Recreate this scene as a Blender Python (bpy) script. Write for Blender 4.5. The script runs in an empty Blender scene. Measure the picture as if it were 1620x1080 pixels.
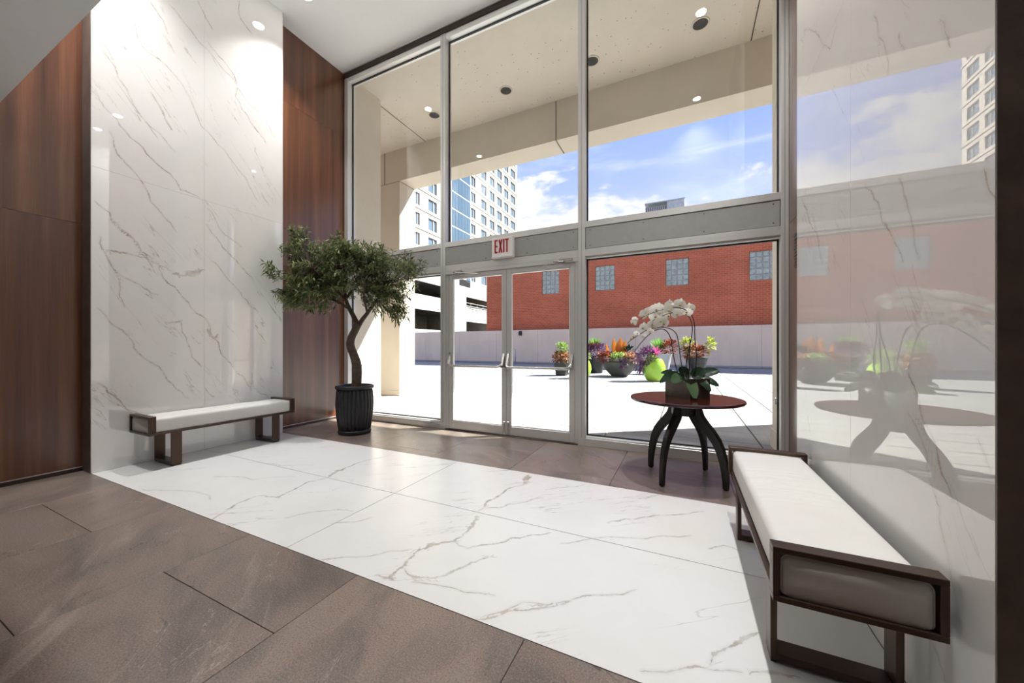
import bpy, math, random
import numpy as np
from mathutils import Vector, Matrix

random.seed(7)
SC = bpy.context.scene
COL = SC.collection
R = math.radians

# ------------------------------------------------------------------ camera
cam_d = bpy.data.cameras.new('camera')
cam = bpy.data.objects.new('camera', cam_d)
COL.objects.link(cam)
cam.location = (0, 0, 1.22)
cam.rotation_euler = (R(90), 0, R(25.6))
cam_d.sensor_width = 36
cam_d.lens = 571.5 / 1620 * 36
cam_d.shift_y = 8.5 / 1620
cam_d.clip_start = 0.02
cam_d.clip_end = 500
SC.camera = cam

# ------------------------------------------------------------------ exposure
SC.view_settings.view_transform = 'Standard'
SC.view_settings.look = 'None'
SC.view_settings.gamma = 1
SC.view_settings.use_curve_mapping = False
SC.view_settings.exposure = 1.75

SUN_STRENGTH = 6.2
SKY_STRENGTH = 0.40
LAMP_WATTS = 10.0


# ------------------------------------------------------------------ node helper
class NT:
    def __init__(self, tree):
        self.t = tree
        self.n = tree.nodes
        self.l = tree.links

    def node(self, kind, **props):
        nd = self.n.new(kind)
        for k, v in props.items():
            setattr(nd, k, v)
        return nd

    def put(self, nd, key, v):
        s = nd.inputs[key]
        if isinstance(v, bpy.types.NodeSocket):
            self.l.new(v, s)
        else:
            s.default_value = v

    def math(self, op, a, b=None, c=None, clamp=False):
        nd = self.node('ShaderNodeMath', operation=op, use_clamp=clamp)
        self.put(nd, 0, a)
        if b is not None:
            self.put(nd, 1, b)
        if c is not None:
            self.put(nd, 2, c)
        return nd.outputs[0]

    def vmath(self, op, a, b):
        nd = self.node('ShaderNodeVectorMath', operation=op)
        self.put(nd, 0, a)
        self.put(nd, 1, b)
        return nd.outputs[0]

    def noise(self, vec, scale, detail=4, rough=0.55, dist=0.0, out='Fac'):
        nd = self.node('ShaderNodeTexNoise')
        if vec is not None:
            self.put(nd, 'Vector', vec)
        self.put(nd, 'Scale', scale)
        self.put(nd, 'Detail', detail)
        self.put(nd, 'Roughness', rough)
        self.put(nd, 'Distortion', dist)
        return nd.outputs[out]

    def ramp(self, fac, stops, interp='LINEAR'):
        nd = self.node('ShaderNodeValToRGB')
        cr = nd.color_ramp
        cr.interpolation = interp
        while len(cr.elements) < len(stops):
            cr.elements.new(0.5)
        for e, (p, c) in zip(cr.elements, stops):
            e.position = p
            e.color = (*c, 1) if len(c) == 3 else c
        self.put(nd, 0, fac)
        return nd.outputs[0]

    def mix(self, fac, a, b, blend='MIX'):
        nd = self.node('ShaderNodeMix', data_type='RGBA', blend_type=blend)
        self.put(nd, 0, fac)
        for i, v in ((6, a), (7, b)):
            if not isinstance(v, bpy.types.NodeSocket) and len(v) == 3:
                v = (*v, 1)
            self.put(nd, i, v)
        return nd.outputs[2]

    def smooth(self, v, lo, hi, a=0.0, b=1.0):
        nd = self.node('ShaderNodeMapRange', interpolation_type='SMOOTHSTEP')
        self.put(nd, 0, v)
        self.put(nd, 1, lo)
        self.put(nd, 2, hi)
        self.put(nd, 3, a)
        self.put(nd, 4, b)
        return nd.outputs[0]

    def mapping(self, vec, rot=(0, 0, 0), scale=(1, 1, 1), loc=(0, 0, 0)):
        nd = self.node('ShaderNodeMapping')
        self.put(nd, 'Vector', vec)
        self.put(nd, 'Rotation', rot)
        self.put(nd, 'Scale', scale)
        self.put(nd, 'Location', loc)
        return nd.outputs[0]

    def pos(self):
        return self.node('ShaderNodeNewGeometry').outputs['Position']

    def obj(self):
        return self.node('ShaderNodeTexCoord').outputs['Object']

    def rnd(self):
        return self.node('ShaderNodeObjectInfo').outputs['Random']

    def island(self):
        return self.node('ShaderNodeNewGeometry').outputs['Random Per Island']

    def sep(self, v):
        nd = self.node('ShaderNodeSeparateXYZ')
        self.put(nd, 0, v)
        return nd.outputs

    def comb(self, x, y, z):
        nd = self.node('ShaderNodeCombineXYZ')
        self.put(nd, 0, x)
        self.put(nd, 1, y)
        self.put(nd, 2, z)
        return nd.outputs[0]

    def bump(self, h, strength=0.3, dist=0.01):
        nd = self.node('ShaderNodeBump')
        self.put(nd, 'Height', h)
        self.put(nd, 'Strength', strength)
        self.put(nd, 'Distance', dist)
        return nd.outputs[0]


# ------------------------------------------------------------------ sky
world = bpy.data.worlds.new('sky')
SC.world = world
world.use_nodes = True
W = NT(world.node_tree)
W.n.clear()
wdir = W.node('ShaderNodeTexCoord').outputs['Generated']
sx, sy, sz = W.sep(wdir)
base = W.ramp(W.math('MAXIMUM', sz, 0.0), [(0.0, (0.55, 0.66, 0.93)), (0.30, (0.50, 0.58, 1.0)),
                                           (0.55, (0.27, 0.40, 0.92)), (1.0, (0.11, 0.29, 0.76))])
cvec = W.mapping(wdir, scale=(1.0, 1.0, 2.3), loc=(0.37, 0.11, 0.0))
cn = W.noise(cvec, 4.6, 8, 0.60, 0.2)
low = W.smooth(sz, 0.36, 0.50, 0.0, 0.20)
cum = W.smooth(W.math('SUBTRACT', cn, low), 0.455, 0.56)
svec = W.mapping(wdir, rot=(0.25, 0.35, 0.3), scale=(1.2, 3.6, 6.0))
cir = W.smooth(W.noise(svec, 2.2, 7, 0.62, 0.4), 0.46, 0.80, 0.0, 0.62)
shade = W.ramp(cn, [(0.48, (0.72, 0.73, 0.92)), (0.66, (1.0, 0.95, 0.96))])
col = W.mix(cir, base, (0.86, 0.89, 0.98))
col = W.mix(cum, col, shade)
gnd = W.smooth(sz, -0.06, 0.0)
col = W.mix(gnd, (0.30, 0.28, 0.26), col)
bg = W.node('ShaderNodeBackground')
W.put(bg, 'Color', col)
W.put(bg, 'Strength', SKY_STRENGTH)
W.l.new(bg.outputs[0], W.node('ShaderNodeOutputWorld').inputs[0])

# ------------------------------------------------------------------ sun
sun_d = bpy.data.lights.new('sun_offscreen', 'SUN')
sun_d.energy = SUN_STRENGTH
sun_d.angle = R(0.55)
sun_d.color = (1.0, 0.97, 0.92)
sun = bpy.data.objects.new('sun_offscreen', sun_d)
COL.objects.link(sun)
SUN_DIR = Vector((4.5, 3.33, 5.35)).normalized()
sun.rotation_euler = SUN_DIR.to_track_quat('Z', 'Y').to_euler()
sun.location = SUN_DIR * 60


# ------------------------------------------------------------------ objects helper
def put_props(o, label=None, cat=None, group=None, kind=None):
    for k, v in (('label', label), ('category', cat), ('group', group), ('kind', kind)):
        if v:
            o[k] = v
    return o


def thing(name, loc, label=None, cat=None, group=None, kind=None, rz=0.0):
    o = bpy.data.objects.new(name, None)
    o.empty_display_size = 0.1
    o.location = loc
    o.rotation_euler = (0, 0, rz)
    COL.objects.link(o)
    return put_props(o, label, cat, group, kind)


def offset_of(p):
    v = Vector((0, 0, 0))
    while p is not None:
        v += p.location
        p = p.parent
    return v


def copy_tree(o, parent=None):
    c = o.copy()
    COL.objects.link(c)
    c.parent = parent
    for ch in [x for x in bpy.data.objects if x.parent == o]:
        copy_tree(ch, c)
    return c


class MB:
    def __init__(self):
        self.v = []
        self.f = []

    def add(self, verts, faces):
        n = len(self.v)
        self.v += [tuple(p) for p in verts]
        self.f += [tuple(n + i for i in f) for f in faces]
        return self

    def box(self, x0, x1, y0, y1, z0, z1, b=0.0):
        if b <= 0:
            return self.add([(x0, y0, z0), (x1, y0, z0), (x1, y1, z0), (x0, y1, z0),
                             (x0, y0, z1), (x1, y0, z1), (x1, y1, z1), (x0, y1, z1)],
                            [(3, 2, 1, 0), (4, 5, 6, 7), (0, 1, 5, 4), (1, 2, 6, 5), (2, 3, 7, 6), (3, 0, 4, 7)])
        # every face inset, edges and corners chamfered
        V = []
        X, Y, Z = (x0, x1), (y0, y1), (z0, z1)
        idx = {}
        for i in (0, 1):
            for j in (0, 1):
                for k in (0, 1):
                    sx_, sy_, sz_ = (1 - 2 * i) * b, (1 - 2 * j) * b, (1 - 2 * k) * b
                    idx[i, j, k, 'x'] = len(V); V.append((X[i], Y[j] + sy_, Z[k] + sz_))
                    idx[i, j, k, 'y'] = len(V); V.append((X[i] + sx_, Y[j], Z[k] + sz_))
                    idx[i, j, k, 'z'] = len(V); V.append((X[i] + sx_, Y[j] + sy_, Z[k]))
        g = lambda i, j, k, a: idx[i, j, k, a]
        F = []
        for i in (0, 1):
            q = [g(i, 0, 0, 'x'), g(i, 1, 0, 'x'), g(i, 1, 1, 'x'), g(i, 0, 1, 'x')]
            F.append(q if i else q[::-1])
            q = [g(0, i, 0, 'y'), g(0, i, 1, 'y'), g(1, i, 1, 'y'), g(1, i, 0, 'y')]
            F.append(q if i else q[::-1])
            q = [g(0, 0, i, 'z'), g(1, 0, i, 'z'), g(1, 1, i, 'z'), g(0, 1, i, 'z')]
            F.append(q if i else q[::-1])
        for i in (0, 1):
            for j in (0, 1):
                q = [g(i, j, 0, 'x'), g(i, j, 1, 'x'), g(i, j, 1, 'y'), g(i, j, 0, 'y')]
                F.append(q if (i + j) % 2 else q[::-1])
                q = [g(i, 0, j, 'x'), g(i, 1, j, 'x'), g(i, 1, j, 'z'), g(i, 0, j, 'z')]
                F.append(q[::-1] if (i + j) % 2 else q)
                q = [g(0, i, j, 'y'), g(1, i, j, 'y'), g(1, i, j, 'z'), g(0, i, j, 'z')]
                F.append(q if (i + j) % 2 else q[::-1])
        for i in (0, 1):
            for j in (0, 1):
                for k in (0, 1):
                    q = [g(i, j, k, 'x'), g(i, j, k, 'y'), g(i, j, k, 'z')]
                    F.append(q if (i + j + k) % 2 else q[::-1])
        return self.add(V, F)

    def tube(self, pts, rad, n=8, cap=True, flat=1.0):
        pts = [Vector(p) for p in pts]
        if not hasattr(rad, '__len__'):
            rad = [rad] * len(pts)
        rings = []
        up = None
        for i, p in enumerate(pts):
            t = (pts[min(i + 1, len(pts) - 1)] - pts[max(i - 1, 0)])
            t = t.normalized() if t.length > 1e-9 else Vector((0, 0, 1))
            if up is None:
                up = Vector((0, 0, 1)) if abs(t.z) < 0.9 else Vector((1, 0, 0))
            a = t.cross(up)
            a = a.normalized() if a.length > 1e-6 else t.orthogonal().normalized()
            b = t.cross(a).normalized()
            rings.append([p + (a * math.cos(2 * math.pi * k / n) + b * math.sin(2 * math.pi * k / n) * flat) * rad[i]
                          for k in range(n)])
        V = [q for r in rings for q in r]
        F = []
        for i in range(len(pts) - 1):
            for k in range(n):
                k2 = (k + 1) % n
                F.append((i * n + k, (i + 1) * n + k, (i + 1) * n + k2, i * n + k2))
        if cap:
            F.append(tuple(range(n)))
            F.append(tuple((len(pts) - 1) * n + k for k in range(n))[::-1])
        return self.add(V, F)

    def lathe(self, prof, n=24, c=(0, 0, 0), wob=None, cap=True):
        V = []
        for r, z in prof:
            for k in range(n):
                a = 2 * math.pi * k / n
                rr = r * (1 if wob is None else wob(a, z))
                V.append((c[0] + rr * math.cos(a), c[1] + rr * math.sin(a), c[2] + z))
        F = []
        for i in range(len(prof) - 1):
            for k in range(n):
                k2 = (k + 1) % n
                F.append((i * n + k, i * n + k2, (i + 1) * n + k2, (i + 1) * n + k))
        if cap:
            F.append(tuple(range(n))[::-1])
            F.append(tuple((len(prof) - 1) * n + k for k in range(n)))
        return self.add(V, F)

    def leaf(self, p, d, up, ln, w, fold=0.25, droop=0.0, seg=3, broad=False):
        """a leaf blade from p along d, folded along its midrib"""
        d = Vector(d).normalized()
        s = d.cross(Vector(up))
        s = s.normalized() if s.length > 1e-5 else d.orthogonal().normalized()
        u = s.cross(d).normalized()
        V = []
        for i in range(seg + 1):
            t = i / seg
            ww = w * math.sin(math.pi * (0.06 + 0.92 * t) ** 0.85) * 0.5
            if broad:
                ww = w * 0.5 * max(0.03, 1 - abs(2 * t - 1.06) ** 2.6) ** 0.6
            c = Vector(p) + d * (ln * t) - Vector((0, 0, 1)) * (droop * ln * t * t)
            V += [c - s * ww + u * ww * fold, c, c + s * ww + u * ww * fold]
        F = []
        for i in range(seg):
            a = i * 3
            F += [(a, a + 1, a + 4, a + 3), (a + 1, a + 2, a + 5, a + 4)]
        return self.add(V, F)

    def build(self, name, mat, parent=None, smooth=False, local=False, loc=None, **props):
        me = bpy.data.meshes.new(name)
        vs = self.v
        if parent is not None and not local:
            o_ = offset_of(parent)
            vs = [(x - o_.x, y - o_.y, z - o_.z) for x, y, z in vs]
        if loc is not None:
            vs = [(x - loc[0], y - loc[1], z - loc[2]) for x, y, z in vs]
        me.from_pydata(vs, [], self.f)
        me.materials.append(mat)
        if smooth:
            me.polygons.foreach_set('use_smooth', [True] * len(me.polygons))
        me.update()
        o = bpy.data.objects.new(name, me)
        COL.objects.link(o)
        if loc is not None:
            o.location = loc
        if parent is not None:
            o.parent = parent
        return put_props(o, **props)


def inst(src, name, parent, loc, rot=(0, 0, 0), scale=(1, 1, 1)):
    """another object that shares the mesh of src, placed in world coordinates"""
    o = bpy.data.objects.new(name, src.data)
    COL.objects.link(o)
    o.parent = parent
    o.location = Vector(loc) - (offset_of(parent) if parent else Vector())
    o.rotation_euler = rot
    o.scale = scale
    return o


# ------------------------------------------------------------------ materials
def new_mat(name):
    m = bpy.data.materials.new(name)
    m.use_nodes = True
    t = NT(m.node_tree)
    bs = t.n['Principled BSDF']
    return m, t, bs


def plain(name, col, rough=0.5, metal=0.0, spec=0.5, vary=0.0, scale=6.0, bump=0.0, bscale=60.0, coat=0.0):
    m, t, bs = new_mat(name)
    t.put(bs, 'Roughness', rough)
    t.put(bs, 'Metallic', metal)
    t.put(bs, 'Specular IOR Level', spec)
    if coat:
        t.put(bs, 'Coat Weight', coat)
        t.put(bs, 'Coat Roughness', 0.08)
    p = t.pos()
    if vary:
        f = t.noise(p, scale, 5, 0.6)
        lo = tuple(max(0, c * (1 - vary)) for c in col)
        hi = tuple(min(1, c * (1 + vary)) for c in col)
        t.put(bs, 'Base Color', t.ramp(f, [(0.3, lo), (0.7, hi)]))
    else:
        t.put(bs, 'Base Color', (*col, 1))
    if bump:
        t.put(bs, 'Normal', t.bump(t.noise(p, bscale, 3, 0.6), bump, 0.01))
    return m


def foliage(name, cols, rough=0.5, trans=0.25):
    m, t, bs = new_mat(name)
    stops = [(i / max(1, len(cols) - 1), c) for i, c in enumerate(cols)]
    t.put(bs, 'Base Color', t.ramp(t.island(), stops))
    t.put(bs, 'Roughness', rough)
    t.put(bs, 'Specular IOR Level', 0.3)
    tr = t.node('ShaderNodeBsdfTranslucent')
    t.put(tr, 'Color', t.ramp(t.island(), stops))
    mx = t.node('ShaderNodeMixShader')
    t.put(mx, 0, trans)
    t.l.new(bs.outputs[0], mx.inputs[1])
    t.l.new(tr.outputs[0], mx.inputs[2])
    t.l.new(mx.outputs[0], t.n['Material Output'].inputs[0])
    return m


def glass_mat(name, tint=(0.96, 0.98, 0.97)):
    m, t, bs = new_mat(name)
    t.n.remove(bs)
    tr = t.node('ShaderNodeBsdfTransparent')
    t.put(tr, 'Color', (*tint, 1))
    gl = t.node('ShaderNodeBsdfGlossy')
    t.put(gl, 'Roughness', 0.0)
    t.put(gl, 'Color', (1, 1, 1, 1))
    fr = t.node('ShaderNodeFresnel')
    t.put(fr, 0, 1.5)
    back = t.node('ShaderNodeNewGeometry').outputs['Backfacing']
    f = t.math('MULTIPLY', fr.outputs[0], t.math('SUBTRACT', 1.0, back))
    mx = t.node('ShaderNodeMixShader')
    t.put(mx, 0, f)
    t.l.new(tr.outputs[0], mx.inputs[1])
    t.l.new(gl.outputs[0], mx.inputs[2])
    t.l.new(mx.outputs[0], t.n['Material Output'].inputs[0])
    return m


def marble_mat(name, run, rough, base=(0.80, 0.785, 0.765), dark=(0.74, 0.72, 0.70), vein=(0.36, 0.31, 0.26), ior=1.5, fine=1.0):
    """white marble: drawn main veins (attribute 'vein' = signed distance, distance, width) and fine procedural ones"""
    m, t, bs = new_mat(name)
    p = t.pos()
    cloud = t.noise(p, 1.6, 4, 0.6, 0.3)
    c = t.ramp(cloud, [(0.35, dark), (0.65, base)])
    sx_, sy_, sz_ = t.sep(p)
    ca, cb = (sx_, sy_) if run[0] == 'z' else (sy_, sz_)
    along = t.math('ADD', t.math('MULTIPLY', ca, run[1]), t.math('MULTIPLY', cb, run[2]))
    acr = t.math('SUBTRACT', t.math('MULTIPLY', ca, run[2]), t.math('MULTIPLY', cb, run[1]))
    qs = t.comb(t.math('MULTIPLY', along, 0.30), t.math('MULTIPLY', acr, 2.4), 0.0)
    # fine long veins: iso-lines of a stretched noise, broken up by a second one
    for k, (sc, wd, amt) in enumerate(((1.3, 0.0055, 0.60), (2.4, 0.0060, 0.45))):
        n1 = t.noise(t.vmath('ADD', qs, (k * 7.3, k * 3.1, 1.7 * k)), sc, 5, 0.55, 0.10)
        line = t.smooth(t.math('ABSOLUTE', t.math('SUBTRACT', n1, 0.5)), 0.0, wd, 1.0, 0.0)
        brk = t.smooth(t.noise(t.vmath('ADD', p, (3.0 * k + 1, 5.0, 2.0)), 1.7, 2, 0.5), 0.50, 0.66)
        c = t.mix(t.math('MULTIPLY', t.math('MULTIPLY', line, brk), amt * fine), c, vein)
    at = t.node('ShaderNodeAttribute', attribute_name='vein')
    sd, ud, wd = t.sep(at.outputs['Vector'])
    wob = t.math('MULTIPLY', t.math('SUBTRACT', t.noise(p, 30, 5, 0.65), 0.5), 0.020)
    wob2 = t.math('MULTIPLY', t.math('SUBTRACT', t.noise(p, 9, 3, 0.6), 0.5), 0.018)
    d = t.math('ABSOLUTE', t.math('ADD', t.math('ADD', sd, wob), wob2))
    wmod = t.math('MULTIPLY', wd, t.smooth(t.noise(p, 11, 4, 0.75), 0.34, 0.70, 0.05, 1.45))
    core = t.math('SUBTRACT', 1.0, t.math('DIVIDE', d, t.math('MAXIMUM', wmod, 0.0005)), clamp=True)
    core = t.smooth(core, 0.0, 0.55)
    near = t.smooth(t.math('SUBTRACT', ud, wd), 0.014, 0.026, 1.0, 0.0)
    amt = t.smooth(t.noise(p, 6, 4, 0.7), 0.32, 0.66, 0.25, 0.88)
    has = t.smooth(wd, 0.0005, 0.002)
    msk = t.math('MULTIPLY', t.math('MULTIPLY', core, near), t.math('MULTIPLY', amt, has))
    vc = t.ramp(t.noise(p, 14, 4, 0.7), [(0.35, vein), (0.7, tuple(min(1, v * 1.65) for v in vein))])
    halo = t.math('MULTIPLY', t.smooth(d, 0.0, 0.020, 0.14, 0.0), t.math('MULTIPLY', near, has))
    c = t.mix(halo, c, vein)
    c = t.mix(msk, c, vc)
    t.put(bs, 'Base Color', c)
    t.put(bs, 'Roughness', rough)
    t.put(bs, 'IOR', ior)
    return m


def stone_mat(name, rough=0.33):
    """taupe floor stone: cloudy, speckled, with cracks and pale drifts that differ from tile to tile"""
    m, t, bs = new_mat(name)
    r = t.rnd()
    p = t.vmath('ADD', t.pos(), t.comb(t.math('MULTIPLY', r, 37.0), t.math('MULTIPLY', r, 91.0), 0.0))
    ang = t.math('ADD', t.math('MULTIPLY', r, 0.9), 0.3)
    q = t.node('ShaderNodeVectorRotate', rotation_type='Z_AXIS')
    t.put(q, 'Vector', p)
    t.put(q, 'Angle', ang)
    q = q.outputs[0]
    qs = t.mapping(q, scale=(0.9, 1.9, 1))
    big = t.noise(qs, 1.5, 5, 0.6, 0.5)
    c = t.ramp(big, [(0.28, (0.112, 0.094, 0.082)), (0.43, (0.170, 0.138, 0.118)), (0.56, (0.232, 0.175, 0.146)), (0.72, (0.205, 0.182, 0.165))])
    tone = t.math('ADD', 0.86, t.math('MULTIPLY', r, 0.26))
    c = t.mix(1.0, c, t.comb(tone, tone, tone), 'MULTIPLY')
    drift = t.smooth(t.noise(t.mapping(q, scale=(0.6, 4.0, 1)), 1.7, 6, 0.65, 0.8), 0.56, 0.72, 0.0, 0.6)
    c = t.mix(drift, c, (0.34, 0.285, 0.245))
    sp = t.noise(p, 130, 3, 0.75)
    c = t.mix(t.smooth(sp, 0.52, 0.64, 0.0, 0.60), c, (0.085, 0.063, 0.050))
    c = t.mix(t.smooth(sp, 0.36, 0.48, 0.45, 0.0), c, (0.38, 0.32, 0.28))
    n1 = t.noise(qs, 1.1, 7, 0.55, 0.7)
    crack = t.smooth(t.math('ABSOLUTE', t.math('SUBTRACT', n1, 0.52)), 0.0, 0.0045, 1.0, 0.0)
    brk = t.smooth(t.noise(q, 1.3, 3, 0.6), 0.46, 0.58)
    c = t.mix(t.math('MULTIPLY', t.math('MULTIPLY', crack, brk), 0.8), c, (0.045, 0.034, 0.028))
    n2 = t.noise(t.vmath('ADD', qs, (5.0, 2.0, 0.0)), 1.4, 7, 0.6, 0.9)
    pale = t.smooth(t.math('ABSOLUTE', t.math('SUBTRACT', n2, 0.47)), 0.0, 0.006, 1.0, 0.0)
    brk2 = t.smooth(t.noise(t.vmath('ADD', q, (9.0, 0.0, 0.0)), 1.6, 3, 0.6), 0.54, 0.64)
    c = t.mix(t.math('MULTIPLY', t.math('MULTIPLY', pale, brk2), 0.6), c, (0.50, 0.44, 0.40))
    t.put(bs, 'Base Color', c)
    t.put(bs, 'Roughness', rough)
    t.put(bs, 'Normal', t.bump(sp, 0.03, 0.004))
    return m


def wood_mat(name, along=2, rough=0.28, tones=((0.052, 0.016, 0.007), (0.120, 0.040, 0.017), (0.215, 0.084, 0.037)), coat=0.0, spec=0.5, strip=9.0):
    """walnut veneer with grain along one axis"""
    m, t, bs = new_mat(name)
    p = t.pos()
    r = t.rnd()
    p = t.vmath('ADD', p, t.comb(0.0, t.math('MULTIPLY', r, 11.0), t.math('MULTIPLY', r, 5.0)))
    sc = [1.0, 1.0, 1.0]
    sc[along] = 0.025
    g = t.mapping(p, scale=sc)
    band = t.noise(g, strip, 3, 0.5)
    fine = t.noise(g, 95, 5, 0.7, 0.2)
    sc2 = [1.0, 1.0, 1.0]
    sc2[along] = 0.08
    flame = t.noise(t.mapping(p, scale=sc2), 11, 4, 0.55, 0.25)
    f = t.math('ADD', t.math('MULTIPLY', band, 0.62), t.math('ADD', t.math('MULTIPLY', fine, 0.24), t.math('MULTIPLY', flame, 0.14)))
    c = t.ramp(f, [(0.33, tones[0]), (0.50, tones[1]), (0.66, tones[2])])
    t.put(bs, 'Base Color', c)
    t.put(bs, 'Roughness', rough)
    t.put(bs, 'Specular IOR Level', spec)
    if coat:
        t.put(bs, 'Coat Weight', coat)
        t.put(bs, 'Coat Roughness', 0.22)
        t.put(bs, 'Coat IOR', 1.7)
    return m


def concrete_mat(name, col, rough=0.85, pits=True, streak=0.0):
    m, t, bs = new_mat(name)
    p = t.pos()
    f = t.noise(p, 0.9, 6, 0.65)
    c = t.ramp(f, [(0.3, tuple(x * 0.92 for x in col)), (0.7, tuple(min(1, x * 1.06) for x in col))])
    gr = t.noise(p, 60, 3, 0.7)
    c = t.mix(t.smooth(gr, 0.45, 0.7, 0.0, 0.12), c, tuple(x * 0.55 for x in col))
    if pits:
        vo = t.node('ShaderNodeTexVoronoi', voronoi_dimensions='2D')
        vx, vy, vz = t.sep(p)
        t.put(vo, 'Vector', t.comb(vx, t.math('ADD', vy, vz), 0.0))
        t.put(vo, 'Scale', 4.5)
        sel = t.smooth(t.noise(p, 1.3, 2, 0.5), 0.46, 0.54)
        pit = t.math('MULTIPLY', t.smooth(vo.outputs['Distance'], 0.03, 0.06, 0.8, 0.0), sel)
        c = t.mix(pit, c, tuple(x * 0.22 for x in col))
    if streak:
        st = t.noise(t.mapping(p, scale=(2.0, 2.0, 0.12)), 2.4, 5, 0.7)
        c = t.mix(t.smooth(st, 0.52, 0.75, 0.0, streak), c, tuple(x * 0.6 for x in col))
    t.put(bs, 'Base Color', c)
    t.put(bs, 'Roughness', rough)
    t.put(bs, 'Normal', t.bump(gr, 0.15, 0.01))
    return m


def brick_mat(name):
    m, t, bs = new_mat(name)
    x, y, z = t.sep(t.pos())
    v = t.comb(t.math('ADD', x, y), z, 0.0)
    b = t.node('ShaderNodeTexBrick')
    b.offset = 0.5
    t.put(b, 'Vector', v)
    t.put(b, 'Color1', (0.50, 0.118, 0.052, 1))
    t.put(b, 'Color2', (0.41, 0.088, 0.040, 1))
    t.put(b, 'Mortar', (0.54, 0.21, 0.12, 1))
    t.put(b, 'Scale', 1.0)
    t.put(b, 'Mortar Size', 0.012)
    t.put(b, 'Brick Width', 0.30)
    t.put(b, 'Row Height', 0.125)
    f = t.noise(t.mapping(v, scale=(0.35, 1.0, 1.0)), 0.6, 4, 0.6)
    c = t.mix(1.0, b.outputs['Color'], t.ramp(f, [(0.3, (0.80, 0.80, 0.80)), (0.7, (1.12, 1.12, 1.12))]), 'MULTIPLY')
    t.put(bs, 'Base Color', c)
    t.put(bs, 'Roughness', 0.85)
    return m


def fabric_mat(name, col, rough=0.55, scale=420.0):
    m, t, bs = new_mat(name)
    p = t.obj()
    w = t.math('MULTIPLY', t.math('SINE', t.math('MULTIPLY', t.sep(p)[1], scale)), t.math('SINE', t.math('MULTIPLY', t.math('ADD', t.sep(p)[0], t.sep(p)[2]), scale)))
    f = t.noise(p, 8, 4, 0.6)
    c = t.ramp(f, [(0.3, tuple(x * 0.95 for x in col)), (0.7, col)])
    t.put(bs, 'Base Color', c)
    t.put(bs, 'Roughness', rough)
    t.put(bs, 'Normal', t.bump(w, 0.05, 0.002))
    return m


def emit_mat(name, col, strength):
    m, t, bs = new_mat(name)
    t.put(bs, 'Base Color', (*col, 1))
    t.put(bs, 'Emission Color', (*col, 1))
    t.put(bs, 'Emission Strength', strength)
    return m


M = {}
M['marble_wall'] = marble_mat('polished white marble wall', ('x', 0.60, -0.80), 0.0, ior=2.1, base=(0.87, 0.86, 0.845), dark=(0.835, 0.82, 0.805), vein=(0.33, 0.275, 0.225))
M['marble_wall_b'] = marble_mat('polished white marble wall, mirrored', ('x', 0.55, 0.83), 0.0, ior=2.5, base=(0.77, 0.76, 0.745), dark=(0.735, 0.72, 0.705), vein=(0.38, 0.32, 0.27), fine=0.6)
M['marble_floor'] = marble_mat('white marble floor', ('z', 0.80, 0.60), 0.26, ior=1.42, base=(0.76, 0.755, 0.745), dark=(0.72, 0.712, 0.70), vein=(0.29, 0.25, 0.21), fine=0.8)
M['stone'] = stone_mat('taupe floor stone')
M['stone_side'] = plain('taupe stone side', (0.17, 0.145, 0.125), 0.35, vary=0.25, scale=7, bump=0.03, bscale=90)
M['grout'] = plain('dark grout', (0.06, 0.05, 0.045), 0.9)
M['grout_light'] = plain('grey grout', (0.30, 0.28, 0.26), 0.9)
M['wood'] = wood_mat('walnut veneer panel', rough=0.30, spec=0.5, coat=0.45)
M['wood_base'] = plain('dark baseboard', (0.05, 0.03, 0.022), 0.4, vary=0.2)
M['plaster'] = plain('white ceiling plaster', (0.92, 0.92, 0.91), 0.9, vary=0.01, scale=30)
M['plaster_wall'] = plain('off white wall plaster', (0.82, 0.81, 0.79), 0.9, vary=0.03)
M['alum'] = plain('brushed aluminium frame', (0.66, 0.655, 0.64), 0.36, metal=0.45)
M['alum_light'] = plain('bright aluminium frame', (0.82, 0.82, 0.80), 0.35, metal=0.35)
M['panel'] = plain('grey painted panel', (0.36, 0.355, 0.345), 0.6, vary=0.04, scale=14)
M['gasket'] = plain('black rubber gasket', (0.012, 0.012, 0.013), 0.5)
M['header'] = plain('dark bronze header', (0.028, 0.016, 0.013), 0.35)
M['screw'] = plain('dark screw head', (0.05, 0.05, 0.05), 0.4, metal=0.8)
M['glass'] = glass_mat('clear window glass')
M['chrome'] = plain('polished steel', (0.72, 0.71, 0.69), 0.18, metal=0.95)
M['bronze'] = plain('brown bronze steel', (0.085, 0.055, 0.040), 0.34, metal=0.72)
M['leather'] = fabric_mat('white textured vinyl', (0.70, 0.685, 0.655), 0.45)
M['table_top'] = wood_mat('dark mahogany top', along=0, rough=0.16, tones=((0.016, 0.004, 0.003), (0.042, 0.009, 0.006), (0.078, 0.019, 0.011)), strip=14)
M['table_leg'] = plain('espresso wood legs', (0.006, 0.0045, 0.004), 0.36, vary=0.3)
M['sign_white'] = plain('sign white', (0.86, 0.83, 0.81), 0.5)
M['sign_red'] = plain('sign red', (0.42, 0.012, 0.02), 0.5)
M['lamp_glow'] = emit_mat('lamp glow', (1.0, 0.96, 0.90), 14.0)
M['lamp_trim'] = plain('lamp trim white', (0.85, 0.85, 0.83), 0.4)
M['can_black'] = plain('black lamp can', (0.015, 0.014, 0.013), 0.35)
M['grille'] = plain('black grille', (0.02, 0.02, 0.02), 0.5)
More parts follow.
